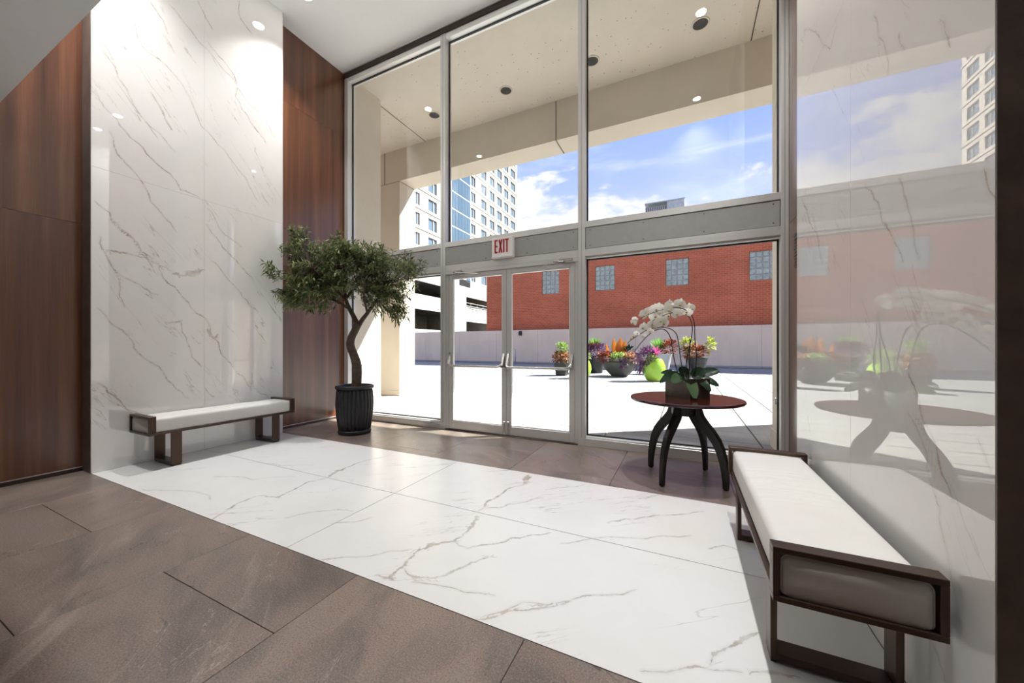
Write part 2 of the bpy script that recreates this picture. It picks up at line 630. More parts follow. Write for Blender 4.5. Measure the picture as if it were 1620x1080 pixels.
# outdoors
M['cream'] = concrete_mat('cream concrete', (0.66, 0.595, 0.51))
M['cream_smooth'] = concrete_mat('cream stucco', (0.62, 0.55, 0.46), pits=False)
M['joint'] = plain('dark joint', (0.10, 0.085, 0.07), 0.9)
M['paver'] = concrete_mat('grey plaza paver', (0.30, 0.29, 0.275), pits=False)
M['paver_joint'] = plain('paver joint', (0.07, 0.065, 0.06), 0.95)
M['low_wall'] = concrete_mat('pale plaza wall', (0.70, 0.56, 0.45), pits=False, streak=0.2)
M['brick'] = brick_mat('red brick')
M['block_glass'] = plain('glass block', (0.34, 0.37, 0.34), 0.30, vary=0.35, scale=5.0, bump=0.6, bscale=9.0)
M['block_frame'] = plain('glass block mortar', (0.52, 0.52, 0.48), 0.8)
M['hotel_wall'] = concrete_mat('hotel precast', (0.45, 0.40, 0.34), pits=False)
M['hotel_infill'] = plain('hotel beige infill', (0.50, 0.43, 0.37), 0.8)
M['hotel_glass'] = plain('hotel window glass', (0.10, 0.145, 0.19), 0.08, metal=0.0, spec=0.9)
M['curtain_glass'] = plain('blue curtain glass', (0.060, 0.105, 0.150), 0.10, metal=0.0, spec=0.8)
M['hotel_frame'] = plain('hotel mullion', (0.45, 0.435, 0.41), 0.5, metal=0.2)
M['garage_panel'] = concrete_mat('white garage panel', (0.47, 0.445, 0.41), pits=False)
M['garage_deck'] = plain('garage deck concrete', (0.36, 0.34, 0.31), 0.95, vary=0.15, scale=0.8)
M['galv'] = plain('galvanised metal', (0.42, 0.43, 0.42), 0.45, metal=0.6, vary=0.2)
M['pot_black'] = plain('black fibre pot', (0.013, 0.014, 0.017), 0.42, vary=0.35, scale=12)
M['pot_grey'] = plain('charcoal bowl', (0.060, 0.062, 0.065), 0.6, vary=0.2)
M['pot_lime'] = plain('lime green glazed pot', (0.28, 0.48, 0.05), 0.2)
M['pot_pale'] = plain('pale grey pot', (0.42, 0.44, 0.47), 0.4)
M['planter_metal'] = plain('dark bronze planter', (0.085, 0.070, 0.060), 0.32, metal=0.5, vary=0.3, scale=20)
M['soil'] = plain('dark soil', (0.02, 0.014, 0.010), 0.95, vary=0.3, scale=30)
M['bark'] = plain('grey brown bark', (0.070, 0.048, 0.036), 0.85, vary=0.45, scale=22, bump=0.6, bscale=45)
M['olive'] = foliage('olive leaves', [(0.045, 0.080, 0.032), (0.095, 0.145, 0.056), (0.165, 0.210, 0.082), (0.33, 0.33, 0.15), (0.11, 0.155, 0.072)], 0.38, 0.30)
M['orchid_leaf'] = foliage('orchid leaf', [(0.010, 0.026, 0.016), (0.018, 0.044, 0.022)], 0.25, 0.08)
M['orchid_pale'] = foliage('pale orchid leaf', [(0.050, 0.100, 0.045), (0.075, 0.130, 0.055)], 0.3, 0.2)
M['petal'] = foliage('white orchid petal', [(0.84, 0.81, 0.74), (0.88, 0.86, 0.80)], 0.6, 0.35)
M['lip'] = plain('orchid lip', (0.45, 0.34, 0.12), 0.6)
M['lip_dark'] = plain('orchid throat', (0.10, 0.05, 0.03), 0.6)
M['stem'] = plain('dark orchid stem', (0.020, 0.022, 0.016), 0.5)
M['f_purple'] = foliage('purple foliage', [(0.060, 0.018, 0.050), (0.131, 0.045, 0.131), (0.190, 0.090, 0.200), (0.100, 0.015, 0.045)])
M['f_red'] = foliage('red foliage', [(0.119, 0.019, 0.023), (0.260, 0.050, 0.031), (0.360, 0.119, 0.050), (0.069, 0.015, 0.019)])
M['f_lime'] = foliage('lime foliage', [(0.200, 0.340, 0.060), (0.381, 0.460, 0.140), (0.119, 0.260, 0.050)], trans=0.4)
M['f_green'] = foliage('bright grass', [(0.081, 0.240, 0.040), (0.181, 0.400, 0.069), (0.260, 0.460, 0.100)], trans=0.4)
M['f_peach'] = foliage('peach foliage', [(0.500, 0.269, 0.160), (0.581, 0.400, 0.200), (0.440, 0.150, 0.090)])
M['f_orange'] = foliage('orange canna leaf', [(0.350, 0.090, 0.015), (0.519, 0.190, 0.031), (0.281, 0.050, 0.015)], 0.35, 0.45)
M['f_pink'] = foliage('pink bromeliad leaf', [(0.500, 0.050, 0.219), (0.619, 0.119, 0.340), (0.419, 0.031, 0.160)], 0.35, 0.3)
M['f_yellow'] = foliage('yellow green foliage', [(0.481, 0.500, 0.119), (0.340, 0.419, 0.081)], trans=0.4)

# ------------------------------------------------------------------ main veins of the marble slabs (metres, on the slab planes)
VEINS_LEFT = [
    (0.007, [(1.444,2.311),(1.465,2.174),(1.562,2.178),(1.654,2.174),(1.774,2.168),(1.876,2.115),(2.011,2.058)]),
    (0.03, [(1.994,2.034),(2.095,2.031),(2.183,2.069),(2.306,2.136)]),
    (0.006, [(1.465,2.174),(1.539,2.002),(1.654,1.907),(1.799,1.817),(1.887,1.774)]),
    (0.006, [(1.876,2.17),(1.918,1.972),(2.095,1.786),(2.275,1.583),(2.357,1.399),(2.469,1.13),(2.643,0.885),(2.83,0.622)]),
    (0.02, [(2.325,1.436),(2.389,1.324),(2.435,1.379)]),
    (0.006, [(2.231,5.291),(2.312,5.137),(2.383,5.054)]),
    (0.006, [(2.324,4.895),(2.407,4.816),(2.507,4.758),(2.61,4.668),(2.623,4.409),(2.802,4.182),(3.008,3.978)]),
    (0.003, [(1.563,4.712),(1.754,4.384),(1.965,4.309),(2.266,3.826),(2.507,3.667),(2.745,3.418),(2.948,3.124)]),
    (0.006, [(1.403,3.736),(1.513,3.552),(1.665,3.374),(1.829,3.233),(2.068,3.0),(2.266,2.967)]),
    (0.01, [(1.81,3.95),(1.925,3.767),(1.995,3.625)]),
    (0.005, [(1.497,3.38),(1.613,3.109),(1.773,2.909),(1.905,2.681),(2.047,2.49)]),
    (0.005, [(1.403,2.649),(1.563,2.425),(1.754,2.223)]),
    (0.006, [(2.663,5.665),(2.663,5.485),(2.83,5.345)]),
    (0.004, [(1.81,4.926),(1.925,4.795),(1.965,4.672)]),
    (0.003, [(1.925,5.026),(2.243,4.805),(2.584,4.621),(2.918,4.373),(3.134,4.106)]),
    (0.003, [(1.434,4.19),(1.63,3.86),(1.81,3.575),(2.047,3.388)]),
    (0.003, [(2.312,2.9),(2.507,2.619),(2.718,2.497)]),
    (0.005, [(1.408,1.616),(1.542,1.432),(1.685,1.21),(1.819,1.052),(2.005,0.797),(2.16,0.612)]),
    (0.007, [(1.425,0.876),(1.525,0.744),(1.63,0.581),(1.761,0.508)]),
    (0.006, [(1.92,1.479),(2.07,1.516),(2.138,1.265),(2.278,0.975)]),
    (0.005, [(2.303,2.703),(2.454,2.508),(2.672,2.281),(2.848,2.089)]),
    (0.004, [(1.508,2.065),(1.577,1.732),(1.612,1.611)]),
    (0.004, [(2.352,2.274),(2.561,2.042),(2.7,1.874),(2.909,1.669)]),
    (0.005, [(2.303,0.74),(2.403,0.61)]),
    (0.005, [(2.818,0.883),(2.848,0.685),(3.036,0.53)]),
    (0.004, [(1.542,2.491),(1.742,2.218),(1.859,2.167)]),
]
VEINS_FLOOR = [
    (0.01, [(-3.012,1.387),(-3.077,1.495),(-3.151,1.627),(-3.144,1.778),(-2.979,1.819),(-3.038,2.035),(-3.071,2.156),(-3.015,2.309),(-3.082,2.458),(-3.089,2.629),(-3.076,2.893),(-2.997,3.072)]),
    (0.03, [(-3.015,2.309),(-3.082,2.458),(-3.074,2.553)]),
    (0.012, [(-3.012,1.387),(-3.077,1.495),(-3.141,1.597)]),
    (0.014, [(-1.502,1.425),(-1.405,1.44),(-1.419,1.534),(-1.435,1.637),(-1.407,1.795),(-1.313,1.884),(-1.304,2.032),(-1.37,2.251)]),
    (0.03, [(-1.304,2.032),(-1.323,2.129),(-1.37,2.251)]),
    (0.028, [(-1.423,1.731),(-1.412,1.784),(-1.39,1.825)]),
    (0.012, [(-1.387,2.305),(-1.407,2.498),(-1.375,2.746),(-1.288,2.918),(-1.349,3.18)]),
    (0.03, [(-1.288,2.918),(-1.349,3.18)]),
    (0.01, [(-1.402,1.542),(-1.314,1.499),(-1.204,1.536),(-1.13,1.655),(-1.095,1.743),(-1.012,1.839),(-1.076,1.828)]),
    (0.007, [(-1.313,1.884),(-1.191,1.855),(-1.045,1.99),(-0.921,2.142),(-0.796,2.261)]),
    (0.004, [(-2.208,1.705),(-2.076,1.796),(-2.026,1.906)]),
    (0.004, [(-1.899,1.376),(-1.729,1.496),(-1.604,1.616),(-1.478,1.717)]),
    (0.005, [(-0.869,1.382),(-0.736,1.506),(-0.581,1.601),(-0.5,1.67)]),
    (0.006, [(-1.369,2.378),(-1.273,2.424),(-1.168,2.577),(-1.029,2.753)]),
    (0.004, [(-2.591,1.606),(-2.467,1.787),(-2.209,1.911)]),
    (0.003, [(-4.227,1.422),(-3.96,1.508),(-3.388,1.549)]),
    (0.003, [(-4.187,2.228),(-3.738,2.318),(-3.434,2.488)]),
    (0.003, [(-4.031,1.843),(-3.576,1.961),(-3.285,2.2)]),
    (0.003, [(-1.301,1.458),(-1.04,1.522),(-0.824,1.569)]),
    (0.006, [(-0.493,2.533),(-0.421,2.605),(-0.306,2.698),(-0.21,2.797),(-0.007,2.922),(0.139,3.033)]),
    (0.005, [(-0.463,3.021),(-0.302,3.081),(-0.194,3.219)]),
    (0.003, [(-1.089,2.898),(-0.949,3.022),(-0.795,3.175)]),
    (0.008, [(0.079,1.575),(0.139,1.682),(0.21,1.758),(0.288,1.855)]),
    (0.008, [(0.209,1.612),(0.303,1.646),(0.384,1.661)]),
    (0.006, [(0.125,2.478),(0.213,2.567),(0.303,2.533)]),
    (0.005, [(-0.158,1.43),(0.035,1.552),(0.204,1.592)]),
    (0.004, [(-0.835,1.412),(-0.504,1.684),(-0.213,1.925)]),
    (0.004, [(-0.72,2.137),(-0.342,2.4),(0.06,2.627)]),
]
VEINS_RIGHT = [
    (0.004, [(2.071,2.648),(2.006,2.503),(1.935,2.288)]),
    (0.004, [(1.619,2.259),(1.572,2.167),(1.555,2.124)]),
    (0.005, [(2.142,1.959),(2.049,1.847),(1.945,1.701),(1.819,1.519)]),
    (0.005, [(1.862,1.862),(1.819,1.79),(1.756,1.61),(1.712,1.514)]),
    (0.005, [(3.105,2.253),(2.866,1.963),(2.686,1.695)]),
    (0.003, [(1.853,2.403),(1.811,2.298)]),
    (0.003, [(1.43,1.706),(1.396,1.619),(1.371,1.572)]),
    (0.003, [(3.076,3.381),(2.567,2.869),(2.46,2.945)]),
    (0.005, [(1.798,1.194),(1.731,1.042),(1.633,0.913),(1.548,0.743)]),
    (0.003, [(1.82,0.988),(1.679,0.865),(1.612,0.712),(1.562,0.544),(1.495,0.39)]),
    (0.003, [(1.452,0.973),(1.417,0.914),(1.374,0.877)]),
    (0.004, [(1.651,0.26),(1.586,0.18)]),
]


def rough_line(P, it=2, amp=0.12, rng=None):
    P = [np.array(p, float) for p in P]
    for k in range(it):
        Q = [P[0]]
        for a, b in zip(P[:-1], P[1:]):
            d = b - a
            n = np.array((-d[1], d[0]))
            Q += [(a + b) / 2 + n * rng.uniform(-amp, amp), b]
        P = Q
    return P


def vein_field(U, V, veins, seed):
    """signed distance, distance and width of the nearest drawn vein for every grid point"""
    rng = random.Random(seed)
    best = np.full(U.shape, 9.0)
    sd = np.full(U.shape, 9.0)
    wd = np.zeros(U.shape)
    for w, P in veins:
        P = rough_line(P, 2, 0.12, rng)
        L = [0.0]
        for a, b in zip(P[:-1], P[1:]):
            L.append(L[-1] + float(np.hypot(*(b - a))))
        tot = L[-1]
        for i, (a, b) in enumerate(zip(P[:-1], P[1:])):
            d = b - a
            l2 = max(float(d @ d), 1e-9)
            t = ((U - a[0]) * d[0] + (V - a[1]) * d[1]) / l2
            tc = np.clip(t, 0, 1)
            dx, dy = U - (a[0] + tc * d[0]), V - (a[1] + tc * d[1])
            dist = np.hypot(dx, dy)
            s = np.sign(d[0] * dy - d[1] * dx)
            s[s == 0] = 1
            along = L[i] + tc * math.sqrt(l2)
            ww = 1.45 * w * np.clip(np.minimum(along, tot - along) / (0.12 * tot + 0.005), 0.0, 1.0) + 0.0002
            upd = dist < best
            best = np.where(upd, dist, best)
            sd = np.where(upd, s * dist, sd)
            wd = np.where(upd, ww, wd)
    return sd, best, wd


def slab(name, axis, plane, u0, u1, v0, v1, thick, veins, mat, parent, seed, step=0.015):
    """a thin stone slab with a fine grid on its face; axis 'z' faces up, 'x' faces +x, '-x' faces -x"""
    nu, nv = max(2, int((u1 - u0) / step)), max(2, int((v1 - v0) / step))
    us, vs = np.linspace(u0, u1, nu + 1), np.linspace(v0, v1, nv + 1)
    U, V = np.meshgrid(us, vs)
    sd, ud, wd = vein_field(U.ravel(), V.ravel(), veins, seed)
    n = U.size

    def p3(u, v, w):
        if axis == 'z':
            return (u, v, plane - w)
        return (plane - w, u, v) if axis == 'x' else (plane + w, u, v)
    vert = [p3(u, v, 0.0) for u, v in zip(U.ravel(), V.ravel())]
    faces = []
    fl = axis == '-x'
    for j in range(nv):
        for i in range(nu):
            q = (j * (nu + 1) + i, j * (nu + 1) + i + 1, (j + 1) * (nu + 1) + i + 1, (j + 1) * (nu + 1) + i)
            faces.append(q[::-1] if fl else q)
    c = [p3(u0, v0, thick), p3(u1, v0, thick), p3(u1, v1, thick), p3(u0, v1, thick)]
    vert += c
    k = [0, nu, nv * (nu + 1) + nu, nv * (nu + 1)]
    for a in range(4):
        b = (a + 1) % 4
        q = (n + a, n + b, k[b], k[a])
        faces.append(q[::-1] if fl else q)
    me = bpy.data.meshes.new(name)
    me.from_pydata(vert, [], faces)
    at = me.attributes.new('vein', 'FLOAT_VECTOR', 'POINT')
    arr = np.full((len(vert), 3), 9.0)
    arr[:n, 0], arr[:n, 1], arr[:n, 2] = sd, ud, wd
    at.data.foreach_set('vector', arr.ravel().astype(np.float32))
    me.materials.append(mat)
    me.update()
    o = bpy.data.objects.new(name, me)
    COL.objects.link(o)
    o.parent = parent
    return o


# =================================================================== THE ROOM
XL, XR = -5.16, 0.725            # faces of the two marble blocks
WL, WR = -5.36, 0.925            # wood walls
Y0, Y1 = 1.385, 3.225            # marble band
YF = 4.40                        # room face of the glazed front
ZC = 5.97                        # high ceiling
ZS, YS = 3.30, 0.89              # low ceiling behind the camera and where it ends
YB = -4.5

# ---- floor
floor = MB().box(WL - 0.2, WR + 0.2, YB - 0.2, 4.56, -0.12, -0.014).build('floor', M['grout'], kind='structure')
g = 0.0015
xs = [-5.48 + 0.975 * k for k in range(8)]
cells = []
for k in range(7):
    a, b = max(xs[k], WL), min(xs[k + 1], WR)
    off = 0.95 if k % 2 == 1 else 0.467
    for reg in ((-1.0, Y0), (Y1, 4.42)):
        cuts = [reg[0]] + sorted(c for c in (off + 0.975 * q for q in range(-7, 6)) if reg[0] + 0.02 < c < reg[1] - 0.02) + [reg[1]]
        for c0, c1 in zip(cuts[:-1], cuts[1:]):
            cells.append((a + g, b - g, c0 + g, c1 - g))
for a, b, c, d in cells:
    MB().box(a, b, c, d, -0.014, 0.0, 0.0012).build('floor_tile', M['stone'], floor)
for k in range(2):
    for q in range(4):
        MB().box(WL + k * 3.1425 + g, WL + (k + 1) * 3.1425 - g, YB + q * 0.875 + g, YB + (q + 1) * 0.875 - g, -0.014, 0.0, 0.0012).build('marble_floor_slab', M['marble_floor'], floor)  # unseen white slabs behind the camera, added to bounce light up to the low ceiling
xm, ym = -2.185, 2.295
sd_ = 11
for (a, b) in ((XL, xm), (xm, XR)):
    for (c, d) in ((Y0, ym), (ym, Y1)):
        slab('marble_floor_slab', 'z', 0.0, a + 0.0025, b - 0.0025, c + 0.0025, d - 0.0025, 0.014, VEINS_FLOOR, M['marble_floor'], floor, sd_)

# ---- left and right walls: walnut panels with a marble block standing proud
def side_wall(name, xw, xb, s, veins, seed):
    """xw wood face, xb marble face, s = +1 when the room lies on the +x side"""
    lo, hi = (xw - 0.25 * s, xw - 0.018 * s)
    wall = MB().box(min(lo, hi), max(lo, hi), YB - 0.2, 4.54, -0.1, ZC + 0.1).build(name, M['plaster_wall'], kind='structure')
    a, b = sorted((xw - 0.018 * s, xw))
    zcut = [0.045, 2.43, 4.87, ZC]
    for (p, q) in ((YB, -1.6), (-1.6, Y0 - 0.002), (Y1 + 0.012, YF + 0.02)):
        top = ZS if q < Y0 - 1 else ZC
        for z0, z1 in zip(zcut[:-1], zcut[1:]):
            z1 = min(z1, top)
            if z1 - z0 < 0.05:
                continue
            MB().box(a, b, p + 0.0012, q - 0.0012, z0 + 0.0012, z1 - 0.0012, 0.001).build('wood_panel', M['wood'], wall)
    core = sorted((xw - 0.018 * s, xb - 0.016 * s))
    MB().box(core[0], core[1], Y0, Y1, 0.0, ZC).build('block_core', M['stone_side'], wall)
    # brown stone returns that cover the ends of the block
    for yy0, yy1 in ((Y0 - 0.004, Y0 + 0.0), (Y1 - 0.0, Y1 + 0.004)):
        c2 = sorted((xw, xb - 0.001 * s))
        MB().box(c2[0], c2[1], yy0, yy1, 0.0, ZC).build('stone_return', M['stone_side'], wall)
    for (p, q) in ((Y0, ym), (ym, Y1)):
        for (z0, z1) in ((0.0, 2.965), (2.965, ZC)):
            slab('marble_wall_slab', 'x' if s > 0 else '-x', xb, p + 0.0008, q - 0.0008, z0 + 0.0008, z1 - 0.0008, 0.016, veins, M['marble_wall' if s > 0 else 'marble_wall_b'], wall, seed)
    return wall


wall_left = side_wall('wall_left', WL, XL, 1, VEINS_LEFT, 21)
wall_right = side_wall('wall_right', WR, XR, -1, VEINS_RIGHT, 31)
for nm, xw, s in (('baseboard_left', WL, 1), ('baseboard_right', WR, -1)):
    root = thing(nm, (xw, 0, 0), kind='structure')
    for (p, q) in ((YB, Y0 - 0.004), (Y1 + 0.004, YF)):
        a, b = sorted((xw - 0.018 * s, xw + 0.004 * s))
        MB().box(a, b, p, q, 0.0, 0.038).build('base_strip', M['wood_base'], root)
        a, b = sorted((xw, xw + 0.006 * s))
        MB().box(a, b, p, q, 0.038, 0.045).build('base_edge', M['alum'], root)
# small black air grille on the right walnut wall, beside the glazed front
gr = thing('air_grille', (WR, 4.10, 2.11), 'narrow black mesh air grille on the walnut wall near the glazed front', 'grille')
MB().box(WR - 0.006, WR, 4.03, 4.17, 1.95, 2.27).build('plate', M['grille'], gr)
for k in range(10):
    z = 1.97 + 0.03 * k
    MB().box(WR - 0.012, WR - 0.006, 4.04, 4.16, z, z + 0.012).build('slat', M['header'], gr)

# ---- ceilings
ceiling = MB().box(WL - 0.2, WR + 0.2, YS - 0.05, 4.56, ZC, ZC + 0.3).build('ceiling', M['plaster'], kind='structure')
MB().box(WL - 0.2, WR + 0.2, YB - 0.2, YS, ZS, ZS + 0.2).build('lower_ceiling', M['plaster'], ceiling)
MB().box(WL - 0.2, WR + 0.2, YS - 0.05, YS, ZS + 0.2, ZC).build('bulkhead', M['plaster'], ceiling)
wall_back = MB().box(WL - 0.2, WR + 0.2, YB - 0.2, YB, -0.1, ZS + 0.1).build('wall_back', M['plaster_wall'], kind='structure')

# ---- the recessed lamps
def downlight(x, y, z, watts, light_name, label, group, r=0.085):
    t = thing('ceiling_downlight', (x, y, z), label, 'ceiling light', group)
    MB().lathe([(r * 0.78, -0.001), (r, -0.001), (r * 1.12, -0.004), (r * 1.12, 0.0), (r * 0.78, 0.0)], 28, (x, y, z), cap=False).build('trim_ring', M['lamp_trim'], t, smooth=True)
    MB().lathe([(0.001, -0.002), (r * 0.80, -0.002), (r * 0.80, 0.0)], 24, (x, y, z)).build('lens', M['lamp_glow'], t)
    ld = bpy.data.lights.new(light_name, 'AREA')
    ld.shape = 'DISK'
    ld.size = r * 1.6
    ld.energy = watts
    ld.spread = R(90)
    ld.color = (1.0, 0.985, 0.965)
    lo = bpy.data.objects.new(light_name, ld)
    COL.objects.link(lo)
    lo.parent = t
    lo.location = (0, 0, -0.006)
    return t


for x, side in ((-4.63, 'left'), (0.205, 'right')):
    wall_word = 'potted tree' if side == 'left' else 'orchid table'
    downlight(x, 3.20, ZC, LAMP_WATTS, 'downlight_lamp' if side == 'left' else 'downlight_table_side_front_offscreen', 'white recessed ceiling light on the %s side, closer to the glazed front' % wall_word, 'recessed lights in the high ceiling')
    downlight(x, 1.22, ZC, LAMP_WATTS, 'downlight_tree_side_rear_offscreen' if side == 'left' else 'downlight_table_side_rear_offscreen', 'white recessed ceiling light on the %s side, farther from the glazed front' % wall_word, 'recessed lights in the high ceiling')

# =================================================================== THE GLAZED FRONT
front = thing('trim_1', (0, YF, 0), kind='structure')
YG = 4.50
MULL = [(-5.335, -5.25), (-3.295, -3.205), (-1.20, -1.11), (0.86, 0.925)]


def member(name, x0, x1, z0, z1, y0=YF, y1=4.56, mat='alum', parent=front, b=0.003):
    return MB().box(x0, x1, y0, y1, z0, z1, b).build(name, M[mat], parent)


for x0, x1 in MULL:
    m_ = member('mullion', x0, x1, 0.0, 5.87)
    MB().box((x0 + x1) / 2 - 0.004, (x0 + x1) / 2 + 0.004, YF - 0.002, YF + 0.004, 0.1, 5.86).build('groove', M['panel'], m_)
member('dark_header', WL, WR, 5.875, 5.955, YF - 0.01, 4.56, 'header')
member('head_reveal', WL, WR, 5.955, ZC, YF - 0.02, 4.56, 'alum')
spans = [(MULL[i][1], MULL[i + 1][0]) for i in range(3)]
for i, (x0, x1) in enumerate(spans):
    member('head_rail', x0, x1, 5.80, 5.875, YF + 0.01, 4.56, 'alum_light')
    member('transom_rail', x0, x1, 2.69, 2.765)
    member('transom_rail', x0, x1, 2.335, 2.425)
    MB().box(x0, x1, 4.43, 4.56, 2.425, 2.69).build('transom_core', M['gasket'], front)
    pn = MB().box(x0 + 0.006, x1 - 0.006, YF + 0.006, 4.43, 2.431, 2.684, 0.002).build('transom_panel', M['panel'], front)
    nx = 4
    for k in range(nx):
        xx = x0 + 0.06 + (x1 - x0 - 0.12) * k / (nx - 1)
        for zz in (2.462, 2.653):
            MB().lathe([(0.006, 0), (0.006, 0.003), (0.001, 0.004)], 8).build('screw', M['screw'], pn, local=True, loc=None)
            sc_ = COL.objects[-1]
            sc_.rotation_euler = (R(90), 0, 0)
            sc_.location = Vector((xx, YF + 0.006, zz)) - offset_of(pn)
for i in (0, 2):
    x0, x1 = spans[i]
    member('sill', x0, x1, 0.0, 0.095)
    member('sill_edge', x0, x1, 0.095, 0.112, YF + 0.03, 4.55, 'alum_light')
    member('glazing_head', x0, x1, 2.315, 2.335, YF + 0.03, 4.55, 'alum_light')
wn = 0
for i, (x0, x1) in enumerate(spans):
    for z0, z1 in ((2.765, 5.80), (0.112, 2.315)):
        if i == 1 and z0 < 1:
            continue
        wn += 1
        w_ = thing('window_%d' % wn, ((x0 + x1) / 2, YG, z0), kind='structure')
        MB().box(x0 + 0.012, x1 - 0.012, YG - 0.005, YG + 0.005, z0 + 0.012, z1 - 0.012).build('pane', M['glass'], w_)
        gk = MB()
        for a, b, c, d in ((x0, x0 + 0.014, z0, z1), (x1 - 0.014, x1, z0, z1), (x0, x1, z0, z0 + 0.014), (x0, x1, z1 - 0.014, z1)):
            gk.box(a, b, YG - 0.012, YG + 0.012, c, d)
        gk.build('gasket', M['gasket'], w_)

# ---- double doors
dx0, dx1 = spans[1]
member('door_head', dx0, dx1, 2.285, 2.335)
for a, b in ((dx0, dx0 + 0.045), (dx1 - 0.045, dx1)):
    member('door_jamb', a, b, 0.0, 2.285, YF + 0.02)
MB().box(dx0, dx1, YF - 0.01, 4.58, 0.0, 0.012, 0.003).build('threshold', M['header'], front)
LX = [(dx0 + 0.049, -2.207), (-2.201, dx1 - 0.049)]
for i, (x0, x1) in enumerate(LX):
    hx = x0 if i == 0 else x1
    dr = thing('door_%d' % (i + 1), (hx, YF + 0.05, 0.0), kind='structure')
    ya, yb = YF + 0.025, YF + 0.070
    sw = 0.062
    for a, b in ((x0, x0 + sw), (x1 - sw, x1)):
        MB().box(a, b, ya, yb, 0.014, 2.28, 0.003).build('stile', M['alum'], dr)
    MB().box(x0 + sw, x1 - sw, ya, yb, 0.014, 0.135, 0.003).build('bottom_rail', M['alum'], dr)
    MB().box(x0 + sw, x1 - sw, ya, yb, 2.225, 2.28, 0.003).build('top_rail', M['alum'], dr)
    MB().box(x0 + sw, x1 - sw, YF + 0.043, YF + 0.053, 0.135, 2.225).build('pane', M['glass'], dr)
    bd = MB()
    for a, b, c, d in ((x0 + sw, x0 + sw + 0.012, 0.135, 2.225), (x1 - sw - 0.012, x1 - sw, 0.135, 2.225), (x0 + sw, x1 - sw, 0.135, 0.147), (x0 + sw, x1 - sw, 2.213, 2.225)):
        bd.box(a, b, YF + 0.032, YF + 0.066, c, d)
    bd.build('glazing_bead', M['alum_light'], dr)
    # push bar: a round bar between two brackets on the stiles
    yb_ = YF - 0.055
    pts = [(x0 + 0.03, ya, 1.02), (x0 + 0.035, yb_ + 0.03, 0.985), (x0 + 0.045, yb_, 0.952), (x0 + 0.07, yb_, 0.945),
           (x1 - 0.10, yb_, 0.945), (x1 - 0.06, yb_, 0.955), (x1 - 0.04, yb_ + 0.02, 0.99), (x1 - 0.032, ya, 1.03)]
    pb = MB().tube(pts, 0.016, 10).build('push_bar', M['chrome'], dr, smooth=True)
    for a in (x0 + 0.012, x1 - 0.050):
        br = MB()
        br.box(a, a + 0.038, ya - 0.016, ya, 0.93, 1.14, 0.004)
        br.add([(a + 0.006, ya - 0.016, 1.13), (a + 0.032, ya - 0.016, 1.13), (a + 0.032, yb_, 0.965), (a + 0.006, yb_, 0.965),
                (a + 0.006, ya - 0.016, 0.94), (a + 0.032, ya - 0.016, 0.94), (a + 0.032, yb_, 0.935), (a + 0.006, yb_, 0.935)],
               [(0, 1, 2, 3), (7, 6, 5, 4), (3, 2, 6, 7), (0, 3, 7, 4), (2, 1, 5, 6), (1, 0, 4, 5)])
        br.build('bracket', M['chrome'], pb)
    # door closer: slim body on the head, folding arm to the leaf
    cx = x0 + 0.20 if i == 0 else x1 - 0.10
    cl = MB().box(cx - 0.09, cx + 0.09, YF - 0.045, YF, 2.292, 2.325, 0.006).build('closer', M['chrome'], dr)
    am = MB()
    e1 = (cx - 0.02, YF - 0.03, 2.285)
    e2 = (cx - 0.13 if i else cx + 0.02, YF - 0.14, 2.275)
    e3 = (cx - 0.34 if i else cx + 0.30, YF + 0.02, 2.265)
    am.tube([e1, e2], 0.010, 6)
    am.tube([e2, e3], 0.007, 6)
    am.build('closer_arm', M['chrome'], cl)
    # flush bolt at the foot of the meeting stile
    mx_ = x1 - 0.045 if i == 0 else x0 + 0.012
    MB().box(mx_, mx_ + 0.032, ya - 0.014, ya, 0.02, 0.20, 0.004).build('foot_bolt', M['chrome'], dr)
    # outside pull handle
    hx2 = x1 - 0.03 if i == 0 else x0 + 0.03
    MB().tube([(hx2, yb, 1.25), (hx2, yb + 0.06, 1.23), (hx2, yb + 0.06, 0.97), (hx2, yb, 0.95)], 0.010, 8).build('pull_handle', M['chrome'], dr, smooth=True)

# ---- exit sign
ex = thing('exit_sign', (-2.23, YF - 0.06, 2.425), 'white box sign with red EXIT letters above the glass double doors', 'sign')
MB().box(-2.39, -2.07, YF - 0.055, YF + 0.006, 2.425, 2.705, 0.006).build('housing', M['sign_white'], ex)
MB().box(-2.385, -2.075, YF - 0.060, YF - 0.055, 2.445, 2.698, 0.002).build('face', M['sign_white'], ex)
MB().box(-2.385, -2.075, YF - 0.075, YF - 0.055, 2.432, 2.443, 0.002).build('lower_lip', M['lamp_trim'], ex)
MB().lathe([(0.006, 0), (0.006, 0.006), (0.001, 0.007)], 8, (-2.23, YF - 0.078, 2.424)).build('test_button', M['screw'], ex)
lz0, lz1, st = 2.492, 2.672, 0.0215
yl0, yl1 = YF - 0.0635, YF - 0.060
lw = 0.046


def bar2(mb, x0, z0, x1, z1, w):
    d = Vector((x1 - x0, z1 - z0)).normalized()
    n = Vector((-d.y, d.x)) * (w / 2)
    c = [(x0 + n.x, z0 + n.y), (x0 - n.x, z0 - n.y), (x1 - n.x, z1 - n.y), (x1 + n.x, z1 + n.y)]
    mb.add([(a, yl0, b) for a, b in c] + [(a, yl1, b) for a, b in c], [(0, 1, 2, 3), (7, 6, 5, 4), (0, 4, 5, 1), (1, 5, 6, 2), (2, 6, 7, 3), (3, 7, 4, 0)])


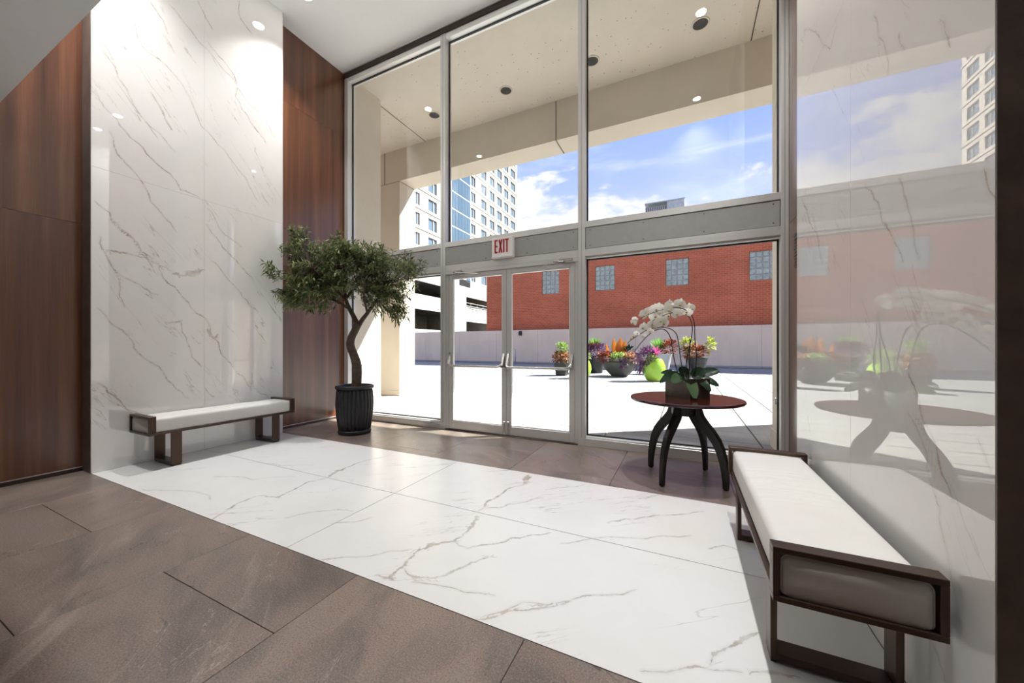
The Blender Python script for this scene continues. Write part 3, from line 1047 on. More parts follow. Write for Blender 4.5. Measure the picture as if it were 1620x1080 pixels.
x = -2.343
e = MB().box(x, x + st, yl0, yl1, lz0, lz1)
for zz in (lz0, (lz0 + lz1) / 2 - st * 0.45, lz1 - st * 0.95):
    e.box(x + st, x + lw * 1.02, yl0, yl1, zz, zz + st * 0.95)
e.build('letter', M['sign_red'], ex)
x += 0.061
e = MB()
bar2(e, x + 0.010, lz0, x + lw + 0.004, lz1, st)
bar2(e, x + lw + 0.004, lz0, x + 0.010, lz1, st)
e.build('letter', M['sign_red'], ex)
x += 0.068
MB().box(x, x + st * 1.05, yl0, yl1, lz0, lz1).build('letter', M['sign_red'], ex)
x += 0.034
e = MB().box(x, x + lw * 1.12, yl0, yl1, lz1 - st * 0.95, lz1)
e.box(x + lw * 0.56 - st / 2, x + lw * 0.56 + st / 2, yl0, yl1, lz0, lz1 - st * 0.95)
e.build('letter', M['sign_red'], ex)

# =================================================================== FURNITURE
def bench(name, cx, cy, L, rz, label, group):
    t = thing(name, (cx, cy, 0), label, 'bench', group, rz=rz)
    h = L / 2
    hw = 0.215
    # end frames
    for s in (-1, 1):
        y0, y1 = sorted((s * h, s * (h - 0.055)))
        f = MB()
        f.box(-hw, hw, y0, y1, 0.513, 0.533, 0.0015)
        f.box(-hw, hw, y0, y1, 0.345, 0.365, 0.0015)
        f.box(-hw, -hw + 0.020, y0, y1, 0.365, 0.513, 0.0015)
        f.box(hw - 0.020, hw, y0, y1, 0.365, 0.513, 0.0015)
        f.build('end_frame', M['bronze'], t, local=True)
    # seat frame: two long rails and three slats
    f = MB()
    for s in (-1, 1):
        a, b = sorted((s * (hw - 0.006), s * (hw - 0.046)))
        f.box(a, b, -h + 0.055, h - 0.055, 0.345, 0.363, 0.0015)
    for yy in (-0.45 * L, 0.0, 0.45 * L):
        f.box(-hw + 0.046, hw - 0.046, yy - 0.03, yy + 0.03, 0.347, 0.361)
    f.build('seat_frame', M['bronze'], t, local=True)
    # leg loops
    for s in (-1, 1):
        c = s * (h - 0.225)
        f = MB()
        for a in (-1, 1):
            p, q = sorted((a * 0.190, a * 0.168))
            f.box(p, q, c - 0.043, c + 0.043, 0.012, 0.345, 0.0015)
        f.box(-0.168, 0.168, c - 0.043, c + 0.043, 0.012, 0.040, 0.0015)
        lg = f.build('leg', M['bronze'], t, local=True)
        for a in (-0.178, 0.178):
            MB().box(a - 0.010, a + 0.010, c - 0.035, c + 0.035, 0.0, 0.012).build('foot_pad', M['gasket'], lg, local=True)
    # cushion with rounded edges and cross creases about its middle
    hy = h - 0.012
    nx_, ny_ = 40, 320
    sec = []
    hx_, z0, z1, rr = 0.192, 0.364, 0.508, 0.026
    per = []
    for (cx_, cz_, a0) in ((hx_ - rr, z1 - rr, 0), (-hx_ + rr, z1 - rr, 90), (-hx_ + rr, z0 + rr * 0.6, 180), (hx_ - rr, z0 + rr * 0.6, 270)):
        for k in range(6):
            a = R(a0 + 18 * k)
            per.append((cx_ + rr * math.cos(a), cz_ + (rr if a0 < 180 else rr * 0.6) * math.sin(a)))
    # more points across the top
    top = [(-i / 13 * 2 * (hx_ - rr) + (hx_ - rr), z1) for i in range(1, 13)]
    per = per[:6] + top + per[6:]
    V = []
    rng = random.Random(5)
    crease = [(rng.uniform(-0.30, 0.26), rng.uniform(0.004, 0.009), rng.uniform(0.009, 0.015), rng.uniform(-0.12, 0.12), rng.uniform(-0.14, 0.16)) for _ in range(1)]
    crease = [(-0.27 + 0.036 * k + rng.uniform(-0.008, 0.008), rng.uniform(0.007, 0.013) * (1 - abs(k - 6) / 10), rng.uniform(0.008, 0.012), rng.uniform(-0.35, 0.35), rng.uniform(-0.12, 0.12)) for k in range(14)]
    for j in range(ny_ + 1):
        tt = j / ny_
        y = -hy + 2 * hy * tt
        e_ = min(y + hy, hy - y)
        k_ = 1 - 0.055 * max(0, 1 - e_ / 0.018) ** 2
        for (px, pz) in per:
            x_ = px * k_
            z_ = z0 + (pz - z0) * (1 - 0.10 * max(0, 1 - e_ / 0.018) ** 2)
            if pz > z0 + 0.05:
                crown = 0.010 * (1 - (px / hx_) ** 2) * min(1, e_ / 0.10)
                dz = crown
                for (yc, am, wd_, sl, xc) in crease:
                    d_ = (y - yc - sl * px * 0.25) / wd_
                    dz -= am * math.exp(-d_ * d_) * math.exp(-((px - xc) / 0.16) ** 2)
                z_ += dz if pz >= z1 - 0.001 else dz * 0.5
            V.append((x_, y, z_))
    n = len(per)
    F = []
    for j in range(ny_):
        for k in range(n):
            k2 = (k + 1) % n
            F.append((j * n + k, j * n + k2, (j + 1) * n + k2, (j + 1) * n + k))
    F.append(tuple(range(n))[::-1])
    F.append(tuple(ny_ * n + k for k in range(n)))
    F = [f_[::-1] for f_ in F]
    cu = MB().add(V, F).build('cushion', M['leather'], t, smooth=True, local=True)
    # seam piping round each end of the cushion
    for s in (-1, 1):
        rg = [(px * 0.985, s * (hy - 0.006), z0 + (pz - z0) * 0.985 + (0.0 if pz < z1 - 0.02 else 0.001)) for px, pz in per]
        MB().tube(rg + [rg[0]], 0.0022, 5, cap=False).build('piping', M['leather'], cu, local=True, smooth=True)
    return t


bench('upholstered_bench', -4.918, 2.37, 1.455, 0.0, 'white cushioned bench with bronze frame against the marble wall near the potted tree', 'white benches against the marble walls')
bench('upholstered_bench', 0.488, 2.225, 1.425, R(180), 'white cushioned bench with bronze frame against the marble wall near the round table', 'white benches against the marble walls')

# ---- round table
TX, TY = 0.0, 3.735
tb = thing('round_table', (TX, TY, 0), 'dark round pedestal table with four curved black legs holding the orchid', 'table')
MB().lathe([(0.30, 0.716), (0.462, 0.717), (0.478, 0.722), (0.484, 0.730), (0.484, 0.738), (0.480, 0.745), (0.472, 0.747)], 72, (TX, TY, 0)).build('tabletop', M['table_top'], tb)
MB().lathe([(0.055, 0.585), (0.105, 0.588), (0.115, 0.60), (0.115, 0.70), (0.135, 0.716)], 28, (TX, TY, 0)).build('hub', M['table_leg'], tb)
prof_o = [(0.145, 0.716), (0.150, 0.66), (0.172, 0.60), (0.215, 0.545), (0.268, 0.488), (0.316, 0.420), (0.350, 0.34), (0.371, 0.25), (0.383, 0.15), (0.386, 0.07), (0.383, 0.008)]
prof_i = [(0.055, 0.716), (0.062, 0.63), (0.092, 0.560), (0.144, 0.500), (0.200, 0.443), (0.251, 0.378), (0.289, 0.305), (0.314, 0.225), (0.330, 0.14), (0.338, 0.065), (0.340, 0.008)]
for a in (60, 150, 240, 330):
    ca, sa = math.cos(R(a)), math.sin(R(a))
    V, F = [], []
    for (ro, zo), (ri, zi) in zip(prof_o, prof_i):
        tk = 0.026 - 0.008 * (1 - zo / 0.716)
        for rr_, zz, tt in ((ro, zo, tk * 0.8), (ro - 0.008, zo - 0.002, tk), (ri + 0.008, zi + 0.002, tk), (ri, zi, tk * 0.8),
                            (ri, zi, -tk * 0.8), (ri + 0.008, zi + 0.002, -tk), (ro - 0.008, zo - 0.002, -tk), (ro, zo, -tk * 0.8)):
            V.append((TX + ca * rr_ - sa * tt, TY + sa * rr_ + ca * tt, zz))
    n = 8
    for i in range(len(prof_o) - 1):
        for k in range(n):
            k2 = (k + 1) % n
            F.append((i * n + k, (i + 1) * n + k, (i + 1) * n + k2, i * n + k2))
    F.append(tuple(range(n)))
    F.append(tuple((len(prof_o) - 1) * n + k for k in range(n))[::-1])
    F = [f_[::-1] for f_ in F]
    lg = MB().add(V, F).build('leg', M['table_leg'], tb)
    MB().lathe([(0.014, 0.0), (0.014, 0.009)], 12, (TX + ca * 0.357, TY + sa * 0.357, 0)).build('foot_pad', M['gasket'], lg)

# ---- orchid in a bronze box
OX, OY, OZ = 0.0145, 3.836, 0.747
orc = thing('potted_orchid', (OX, OY, OZ), 'white moth orchid with arching stems in a dark metal box on the round table', 'potted plant')
ux, uy = Vector((-0.665, 0.747, 0)).normalized(), Vector((0.747, 0.665, 0)).normalized()


def ob(mb, u0, u1, v0, v1, z0, z1):
    P = lambda u, v, z: tuple(Vector((OX, OY, OZ + z)) + ux * u + uy * v)
    return mb.add([P(u0, v0, z0), P(u1, v0, z0), P(u1, v1, z0), P(u0, v1, z0), P(u0, v0, z1), P(u1, v0, z1), P(u1, v1, z1), P(u0, v1, z1)],
                  [(0, 1, 2, 3), (7, 6, 5, 4), (4, 5, 1, 0), (5, 6, 2, 1), (6, 7, 3, 2), (7, 4, 0, 3)])


mb = MB()
hu, hv, hh = 0.165, 0.110, 0.175
ob(mb, -hu, hu, -hv, hv, 0.0, 0.012)
ob(mb, -hu, hu, -hv, -hv + 0.006, 0.012, hh)
ob(mb, -hu, hu, hv - 0.006, hv, 0.012, hh)
ob(mb, -hu, -hu + 0.006, -hv + 0.006, hv - 0.006, 0.012, hh)
ob(mb, hu - 0.006, hu, -hv + 0.006, hv - 0.006, 0.012, hh)
pl = mb.build('planter_box', M['planter_metal'], orc)
mb = MB()
ob(mb, -hu - 0.004, hu + 0.004, -hv - 0.004, -hv + 0.008, hh, hh + 0.006)
ob(mb, -hu - 0.004, hu + 0.004, hv - 0.008, hv + 0.004, hh, hh + 0.006)
ob(mb, -hu - 0.004, -hu + 0.008, -hv + 0.008, hv - 0.008, hh, hh + 0.006)
ob(mb, hu - 0.008, hu + 0.004, -hv + 0.008, hv - 0.008, hh, hh + 0.006)
mb.build('rim', M['planter_metal'], pl)
mb = MB()
ob(mb, -hu + 0.007, hu - 0.007, -hv + 0.007, hv - 0.007, 0.10, hh - 0.015)
mb.build('soil', M['soil'], orc)
right = Vector((0.9018, 0.4321, 0))
fwd = Vector((-0.4321, 0.9018, 0))
zs_ = OZ + hh - 0.02
stems = [
    [(0.091, 3.869, 1.079), (0.064, 3.855, 1.325), (0.068, 3.857, 1.429), (0.042, 3.845, 1.528), (-0.032, 3.811, 1.586), (-0.127, 3.768, 1.597), (-0.234, 3.715, 1.565), (-0.350, 3.662, 1.517), (-0.456, 3.609, 1.448)],
    [(-0.001, 3.826, 1.079), (0.055, 3.852, 1.337), (0.053, 3.851, 1.443), (0.019, 3.834, 1.523), (-0.064, 3.795, 1.554), (-0.170, 3.747, 1.533), (-0.287, 3.689, 1.469)],
    [(-0.094, 3.780, 1.079), (-0.122, 3.766, 1.312), (-0.159, 3.747, 1.375), (-0.207, 3.727, 1.398), (-0.289, 3.687, 1.362), (-0.373, 3.647, 1.270), (-0.438, 3.615, 1.171)],
    [(-0.029, 3.812, 1.079), (-0.056, 3.798, 1.325), (-0.085, 3.784, 1.371), (-0.127, 3.764, 1.400), (-0.202, 3.729, 1.409), (-0.287, 3.689, 1.403), (-0.382, 3.643, 1.347), (-0.494, 3.589, 1.257)],
    [(0.053, 3.851, 1.079), (0.058, 3.853, 1.305)],
]


def smooth_path(P, it=2):
    P = [Vector(p) for p in P]
    for _ in range(it):
        Q = [P[0]]
        for a, b in zip(P[:-1], P[1:]):
            Q += [a * 0.75 + b * 0.25, a * 0.25 + b * 0.75]
        P = Q + [P[-1]]
    return P


for k, s_ in enumerate(stems):
    P = [Vector(p) for p in s_]
    b0 = P[0].copy()
    b0 = Vector((OX + (b0.x - OX) * 0.5, OY + (b0.y - OY) * 0.4, zs_))
    dep = (k - 2) * 0.018
    P = [b0] + [p + fwd * dep for p in P]
    MB().tube(smooth_path(P), [0.0055 - 0.0022 * i / 30 for i in range(len(smooth_path(P)))], 6).build('flower_stem', M['stem'], orc, smooth=True)

# one flower: three sepals, two broad petals, a small lip
def petal(mb, ang, ln, wd_, cup, base=0.0):
    d = Vector((math.cos(ang), 0, math.sin(ang)))
    s = Vector((-math.sin(ang), 0, math.cos(ang)))
    V, F = [], []
    for i in range(5):
        t_ = i / 4
        w_ = wd_ * math.sin(math.pi * (0.10 + 0.84 * t_)) * 0.5
        c = d * (base + ln * t_) + Vector((0, -1, 0)) * (-cup * t_ * t_ * ln)
        V += [c - s * w_ + Vector((0, 0.10 * w_, 0)), c, c + s * w_ + Vector((0, 0.10 * w_, 0))]
    for i in range(4):
        a = 3 * i
        F += [(a, a + 1, a + 4, a + 3), (a + 1, a + 2, a + 5, a + 4)]
    mb.add(V, F)


fm = MB()
for a, l_, w_ in ((90, 0.046, 0.036), (215, 0.044, 0.032), (325, 0.044, 0.032)):
    petal(fm, R(a), l_, w_, 0.25)
fm2 = [(v[0], v[1] + 0.002, v[2]) for v in fm.v]
fm.v = fm2
for a in (12, 168):
    petal(fm, R(a), 0.048, 0.062, 0.18)
lipm = MB()
lipm.lathe([(0.001, 0.0), (0.008, 0.004), (0.009, 0.010), (0.004, 0.018), (0.001, 0.020)], 8)
lipm.v = [(x_, -z_ - 0.001, y_ - 0.006) for x_, y_, z_ in lipm.v]
fl = [(0.033, 3.842, 1.583), (-0.005, 3.821, 1.549), (-0.022, 3.815, 1.597), (-0.058, 3.795, 1.623), (-0.101, 3.777, 1.614), (-0.156, 3.750, 1.571), (-0.127, 3.763, 1.623), (-0.201, 3.729, 1.552), (-0.212, 3.726, 1.597),
      (-0.256, 3.703, 1.577), (-0.318, 3.669, 1.549), (-0.366, 3.652, 1.523), (-0.422, 3.623, 1.484), (-0.461, 3.605, 1.448), (-0.266, 3.697, 1.507), (-0.234, 3.715, 1.469), (-0.194, 3.732, 1.503), (-0.089, 3.782, 1.533),
      (-0.149, 3.758, 1.517), (-0.074, 3.790, 1.570), (-0.180, 3.736, 1.448), (-0.278, 3.692, 1.432), (-0.344, 3.660, 1.406), (-0.411, 3.628, 1.350), (-0.361, 3.653, 1.325), (-0.255, 3.705, 1.406), (-0.308, 3.678, 1.369)]
rng = random.Random(3)
first = None
for k, p in enumerate(fl):
    q = Vector(p) + fwd * rng.uniform(-0.05, 0.05)
    small = 0.62 if k in (12, 13, 23, 24, 26) else 1.0
    if first is None:
        f_o = fm.build('flower', M['petal'], orc, local=True, smooth=True)
        l_o = lipm.build('lip', M['lip'], f_o, local=True, smooth=True)
        first = (f_o, l_o)
    else:
        f_o = first[0].copy(); COL.objects.link(f_o); f_o.parent = orc
        l_o = first[1].copy(); COL.objects.link(l_o); l_o.parent = f_o
    f_o.location = q - offset_of(orc)
    f_o.rotation_euler = (rng.uniform(-0.35, 0.5), rng.uniform(-0.4, 0.4), R(25) + rng.uniform(-1.0, 0.8))
    sc_ = small * rng.uniform(1.08, 1.30)
    f_o.scale = (sc_, sc_, sc_)
for p, r_ in (((-0.466, 3.602, 1.294), 0.010), ((-0.494, 3.589, 1.257), 0.007), ((-0.446, 3.609, 1.316), 0.011)):
    q = Vector(p)
    MB().lathe([(0.001, -1), (0.7, -0.7), (1.0, 0.0), (0.7, 0.7), (0.001, 1)], 8).build('bud', M['lip'], orc, local=True, smooth=True)
    b_ = COL.objects[-1]
    b_.location = q - offset_of(orc)
    b_.scale = (r_, r_, r_ * 1.4)
# broad leaves: (start offset along right/forward, direction right/forward/up, length, width, droop, pale)
lv = [((0.02, 0.0), (1.0, -0.1, 0.38), 0.29, 0.10, 0.10, 0), ((0.0, 0.02), (0.35, 0.3, 0.75), 0.15, 0.105, 0.3, 0), ((-0.04, -0.02), (-1.0, -0.25, 0.42), 0.25, 0.10, 0.35, 0),
      ((-0.06, -0.03), (-0.85, -0.75, 0.30), 0.22, 0.095, 0.35, 1), ((-0.03, -0.06), (-0.15, -1.0, 0.25), 0.22, 0.10, 0.95, 1), ((0.03, -0.06), (0.45, -0.9, 0.15), 0.18, 0.085, 0.7, 0),
      ((0.06, -0.03), (0.9, -0.5, 0.05), 0.20, 0.085, 0.35, 0), ((-0.05, 0.05), (-0.7, 0.5, 0.6), 0.20, 0.09, 0.35, 0), ((0.06, 0.03), (0.8, 0.5, 0.5), 0.20, 0.09, 0.35, 0), ((0.08, -0.02), (0.75, -0.65, 0.28), 0.15, 0.08, 0.6, 1), ((-0.10, 0.02), (-0.9, 0.1, 0.2), 0.15, 0.08, 0.5, 0),
      ((0.0, 0.03), (-0.25, 0.1, 0.9), 0.14, 0.10, 0.2, 0), ((0.05, 0.0), (0.6, -0.2, 0.75), 0.17, 0.10, 0.25, 0), ((-0.02, -0.05), (-0.5, -0.8, 0.55), 0.17, 0.09, 0.5, 0)]
for (o1, o2), (d1, d2, d3), ln, wd_, dr_, pale in lv:
    p = Vector((OX, OY, zs_ + 0.02)) + right * o1 + fwd * o2
    d = right * d1 + fwd * d2 + Vector((0, 0, d3))
    MB().leaf(p, d, Vector((0, 0, 0.75)) - fwd * 0.8, ln, wd_ * 1.05, 0.22, dr_, 9, broad=True).build('leaf', M['orchid_pale' if pale else 'orchid_leaf'], orc, smooth=True)

# ---- olive tree in a ribbed black pot
PX, PY = -4.24, 3.67
tree = thing('potted_olive_tree', (PX, PY, 0), 'small olive tree with crooked trunk in a ribbed black pot by the glazed front', 'potted tree')
ribs = 28
pot = MB()
prof = [(0.190, 0.0), (0.215, 0.004), (0.222, 0.028), (0.218, 0.050), (0.212, 0.060)]
pot.lathe(prof, 112, (PX, PY, 0))
prof = [(0.212, 0.055), (0.226, 0.14), (0.240, 0.24), (0.249, 0.34), (0.252, 0.42), (0.250, 0.50), (0.243, 0.58), (0.234, 0.63)]
pot.lathe(prof, 224, (PX, PY, 0), wob=lambda a, z: 1 - 0.080 * (1 - abs(math.sin(a * ribs / 2)) ** 0.6))
po = pot.build('pot', M['pot_black'], tree, smooth=True)
MB().lathe([(0.225, 0.625), (0.246, 0.628), (0.257, 0.642), (0.258, 0.660), (0.250, 0.675), (0.238, 0.680), (0.226, 0.672), (0.222, 0.60)], 64, (PX, PY, 0), cap=False).build('rim', M['pot_black'], po, smooth=True)
MB().lathe([(0.224, 0.56), (0.224, 0.615), (0.12, 0.63), (0.001, 0.635)], 32, (PX, PY, 0)).build('soil', M['soil'], tree, smooth=True)
tr = [(-4.225, 3.675, 0.60), (-4.210, 3.682, 0.76), (-4.200, 3.687, 0.877), (-4.216, 3.679, 0.997), (-4.254, 3.661, 1.117), (-4.290, 3.645, 1.207), (-4.298, 3.641, 1.281), (-4.276, 3.651, 1.371), (-4.235, 3.670, 1.452), (-4.195, 3.690, 1.551)]
rad = [0.080, 0.066, 0.060, 0.064, 0.058, 0.056, 0.054, 0.052, 0.050, 0.052]
P = smooth_path(tr)
rr_ = list(np.interp(np.linspace(0, 1, len(P)), np.linspace(0, 1, len(rad)), rad))
MB().tube(P, rr_, 14).build('trunk', M['bark'], tree, smooth=True)
fork = Vector(tr[-1])
main = [[fork - Vector((0, 0, 0.04)), (-4.254, 3.661, 1.656), (-4.308, 3.635, 1.761), (-4.357, 3.612, 1.896), (-4.36, 3.60, 2.05), (-4.40, 3.58, 2.25)],
        [fork - Vector((0, 0, 0.04)), (-4.141, 3.716, 1.611), (-4.073, 3.748, 1.701), (-3.992, 3.787, 1.836), (-3.911, 3.826, 1.941), (-3.86, 3.84, 2.10)],
        [Vector((-4.308, 3.635, 1.761)), (-4.42, 3.56, 1.85), (-4.58, 3.46, 1.93), (-4.78, 3.36, 2.03), (-4.98, 3.28, 2.15)],
        [Vector((-4.357, 3.612, 1.896)), (-4.30, 3.70, 2.05), (-4.20, 3.80, 2.20), (-4.15, 3.85, 2.40)],
        [Vector((-4.357, 3.612, 1.896)), (-4.42, 3.48, 2.03), (-4.45, 3.33, 2.15), (-4.50, 3.20, 2.28)],
        [Vector((-4.073, 3.748, 1.701)), (-4.00, 3.64, 1.80), (-3.90, 3.52, 1.93), (-3.80, 3.45, 2.10)]]
r0 = [0.040, 0.036, 0.022, 0.022, 0.022, 0.020]
joints = []
for k, b in enumerate(main):
    P = smooth_path(b)
    MB().tube(P, [r0[k] * (1 - 0.72 * i / len(P)) for i in range(len(P))], 9).build('branch', M['bark'], tree, smooth=True)
    joints += P[3:]
# crown lobes: centre in (sideways, depth, height) about the trunk axis, half sizes
lobes = []
for (cx_, cz_, rx_, rz_, dp, w_) in ((-0.14, 2.29, 0.61, 0.36, 0.42, 26), (-0.58, 2.16, 0.31, 0.34, 0.34, 8), (0.49, 2.20, 0.38, 0.38, 0.36, 10), (-0.55, 1.89, 0.38, 0.18, 0.32, 6), (0.40, 1.89, 0.31, 0.22, 0.3, 6),
                                     (-0.71, 2.54, 0.27, 0.16, 0.25, 4), (-0.01, 2.54, 0.50, 0.14, 0.36, 10), (0.60, 1.70, 0.13, 0.14, 0.12, 1.6), (-0.98, 2.23, 0.10, 0.11, 0.08, 0.8), (0.85, 2.33, 0.12, 0.13, 0.1, 1.2), (-0.89, 1.93, 0.13, 0.11, 0.12, 1), (-0.73, 2.77, 0.11, 0.08, 0.08, 0.9), (-0.23, 2.70, 0.05, 0.07, 0.05, 0.5)):
    lobes.append((cx_, 0.0, cz_, rx_, dp, rz_, w_))
rng = random.Random(17)
tw, lfm = MB(), MB()
base_pt = Vector((PX, PY, 0))
count = 0
tot_w = sum(l[-1] for l in lobes)
NT_ = 1150
for l in lobes:
    for _ in range(max(4, int(NT_ * l[-1] / tot_w))):
        for _try in range(20):
            v = Vector((rng.gauss(0, 1), rng.gauss(0, 1), rng.gauss(0, 1))).normalized() * rng.uniform(0.25, 1.0) ** 0.5
            dpt = l[1] + v.y * l[4]
            if l[0] < -0.9:
                dpt -= 0.30
            elif l[0] < -0.5:
                dpt -= 0.12
            p = base_pt + right * (l[0] + v.x * l[3]) + fwd * dpt + Vector((0, 0, l[2] + v.z * l[5]))
            if p.y < 4.27 and p.x > (-5.24 if p.y > 3.38 else -5.03):
                break
        else:
            continue
        near = min(joints, key=lambda j: (j - p).length)
        d = (p - near)
        d = d.normalized() if d.length > 0.05 else Vector((0, 0, 1))
        d = (d + Vector((rng.uniform(-0.7, 0.7), rng.uniform(-0.7, 0.7), rng.uniform(-0.5, 0.7)))).normalized()
        ln = rng.uniform(0.12, 0.20)
        a, b = p - d * ln * 0.5, p + d * ln * 0.5
        if rng.random() < 0.35:
            mid = near.lerp(a, 0.5) + Vector((0, 0, -0.02))
            tw.tube([near, mid, a], [0.006, 0.004, 0.0025], 4, cap=False)
        tw.tube([a, b], [0.0025, 0.0012], 3, cap=False)
        for i in range(11):
            t_ = 0.12 + 0.88 * i / 10
            q = a.lerp(b, t_)
            s = d.orthogonal().normalized()
            s.rotate(Matrix.Rotation(i * 1.9 + rng.uniform(-0.4, 0.4), 3, d))
            ld = (d * rng.uniform(0.4, 0.9) + s * rng.uniform(0.6, 1.0) + Vector((0, 0, rng.uniform(-0.35, 0.15)))).normalized()
            lfm.leaf(q, ld, (rng.uniform(-.5, .5), rng.uniform(-.5, .5), 1), rng.uniform(0.055, 0.088), rng.uniform(0.017, 0.025), 0.3, rng.uniform(0.0, 0.25), 2)
tw.build('twigs', M['bark'], tree, kind='stuff')
lfm.build('foliage', M['olive'], tree, smooth=True, kind='stuff')

# =================================================================== OUTSIDE: PORCH
ZP = 6.14                        # porch ceiling
pc = MB().box(-14, 9, 4.55, 7.45, ZP, ZP + 0.7).build('porch_ceiling', M['cream'], kind='structure')
for x in (-5.61, 0.955):
    MB().box(x - 0.008, x + 0.008, 4.56, 6.90, ZP - 0.004, ZP + 0.001).build('joint', M['joint'], pc)
pbm = MB().box(-14, 9, 6.90, 7.45, 5.35, ZP).build('porch_beam', M['cream_smooth'], kind='structure')
for x in (-6.90, -2.33, 2.30):
    jb = MB()
    jb.box(x - 0.010, x + 0.010, 6.896, 6.90, 5.35, ZP)
    jb.box(x - 0.010, x + 0.010, 6.896, 7.45, 5.347, 5.35)
    jb.build('joint', M['joint'], pbm)
for nm, xa, xb in (('porch_pillar', -7.70, -6.41), ('porch_pillar', 2.0, 3.30)):
    pp = MB().box(xa, xb, 6.90, 7.46, 0.0, 5.335).build(nm, M['cream_smooth'], kind='structure')
    MB().box(xa - 0.02, xb + 0.02, 6.88, 7.48, 0.0, 0.13, 0.01).build('plinth', M['cream_smooth'], pp)
    MB().box(xa, xb, 6.91, 7.45, 5.335, 5.35).build('joint', M['joint'], pp)
for nm, xa, xb in (('wall_porch_left', -14, -5.49), ('wall_porch_right', 0.965, 9)):
    wp = MB().box(xa, xb, 4.56, 5.38, 0.0, ZP).build(nm, M['cream'], kind='structure')
    MB().box(xa if xa < -6 else xa - 0.02, xb + 0.02 if xa < -6 else xb, 4.56, 5.40, 0.0, 0.24, 0.01).build('plinth', M['cream_smooth'], wp)
# latch plate on the right porch wall
lt = thing('latch_plate', (0.965, 5.0, 0.62), 'small steel latch plate screwed to the cream porch wall', 'latch')
MB().box(0.953, 0.965, 4.93, 5.03, 0.56, 0.68, 0.003).build('plate', M['chrome'], lt)
MB().tube([(0.955, 4.98, 0.65), (0.925, 4.98, 0.64), (0.925, 4.98, 0.57)], 0.012, 8).build('hook', M['chrome'], lt)
# porch lamps: black cans in white rings
for x, wh_ in ((0.21, 'farthest from'), (-1.445, 'third from'), (-3.10, 'second from'), (-4.80, 'nearest to')):
    t = thing('porch_downlight', (x, 6.20, ZP), 'round black recessed lamp in the cream porch ceiling, %s the sunlit pillar' % wh_, 'ceiling light', 'black lamps in the porch ceiling')
    MB().lathe([(0.105, -0.012), (0.125, -0.012), (0.130, 0.0), (0.105, 0.0)], 28, (x, 6.2, ZP), cap=False).build('trim_ring', M['cream_smooth'], t)
    MB().lathe([(0.001, -0.004), (0.105, -0.010), (0.106, 0.0)], 24, (x, 6.2, ZP)).build('can', M['can_black'], t)

# =================================================================== OUTSIDE: PLAZA
ground = MB().box(-70, 40, 24.6, 150, -0.6, -0.3).build('ground', plain('asphalt', (0.10, 0.10, 0.10), 0.9), kind='structure')
plaza = MB().box(-32, 14, 4.56, 24.2, -0.20, -0.022).build('plaza_floor', M['paver_joint'], kind='structure')
ps = 0.6165
x0g, y0g = 0.85, 4.79
src = MB().box(0.008, ps - 0.008, 0.008, ps - 0.008, -0.022, 0.0, 0.003).build('paver', M['paver'], plaza, local=True)
src.location = Vector((x0g, y0g, 0)) - offset_of(plaza)
cells = []
for i in range(-52, 20):
    for j in range(-1, 32):
        xa, ya = x0g + i * ps, y0g + j * ps
        if ya + ps > 24.25 or (i == 0 and j == 0) or xa < -31.5 or xa > 13:
            continue
        d_ = -0.4321 * (xa + 0.3) + 0.9018 * (ya + 0.3)
        r_ = 0.9018 * (xa + 0.3) + 0.4321 * (ya + 0.3)
        u_ = r_ / d_
        vis = -0.36 < u_ < 0.76
        cells.append((0 if vis else 1, d_, xa, ya))
cells.sort()
rest = MB()
for k, (nv_, d_, xa, ya) in enumerate(cells):
    cut = ya < 4.56
    if k < 295 and nv_ == 0 and not cut:
        inst(src, 'paver', plaza, (xa, ya, 0))
    else:
        rest.box(xa + 0.008, xa + ps - 0.008, max(4.57, ya + 0.008), ya + ps - 0.008, -0.022, 0.0)
rest.build('far_pavers', M['paver'], plaza, kind='stuff')

# low plaza wall of cast panels
lw_ = MB().box(-34, 14, 24.22, 24.55, -0.3, 2.43).build('wall_plaza', M['paver_joint'], kind='structure')
xx = -33.0
while xx < 13:
    MB().box(xx + 0.004, xx + 3.35 - 0.004, 24.19, 24.58, 0.0, 2.45, 0.01).build('wall_panel', M['low_wall'], lw_)
    MB().box(xx + 0.004, xx + 3.35 - 0.004, 24.10, 24.19, 0.0, 0.13, 0.01).build('kerb', M['paver'], lw_)
    xx += 3.35
wl = thing('wall_lamp', (-10.9, 24.19, 2.05), 'small dark lantern on the pale plaza wall seen through the door', 'wall lamp')
MB().box(-11.02, -10.78, 24.14, 24.19, 2.05, 2.40, 0.01).build('back_plate', M['can_black'], wl)
MB().box(-10.98, -10.82, 23.98, 24.14, 2.08, 2.32, 0.02).build('lantern', M['can_black'], wl)
hp = thing('pipe_stand', (-10.3, 22.0, 0), 'slim grey metal pipe stand before the plaza wall', 'pipe')
MB().tube([(-10.3, 22, 0.0), (-10.3, 22, 1.05), (-10.42, 22, 1.09)], 0.045, 8).build('pipe', M['galv'], hp, smooth=True)
MB().lathe([(0.09, 0), (0.09, 0.02)], 12, (-10.3, 22, 0)).build('base_plate', M['galv'], hp)

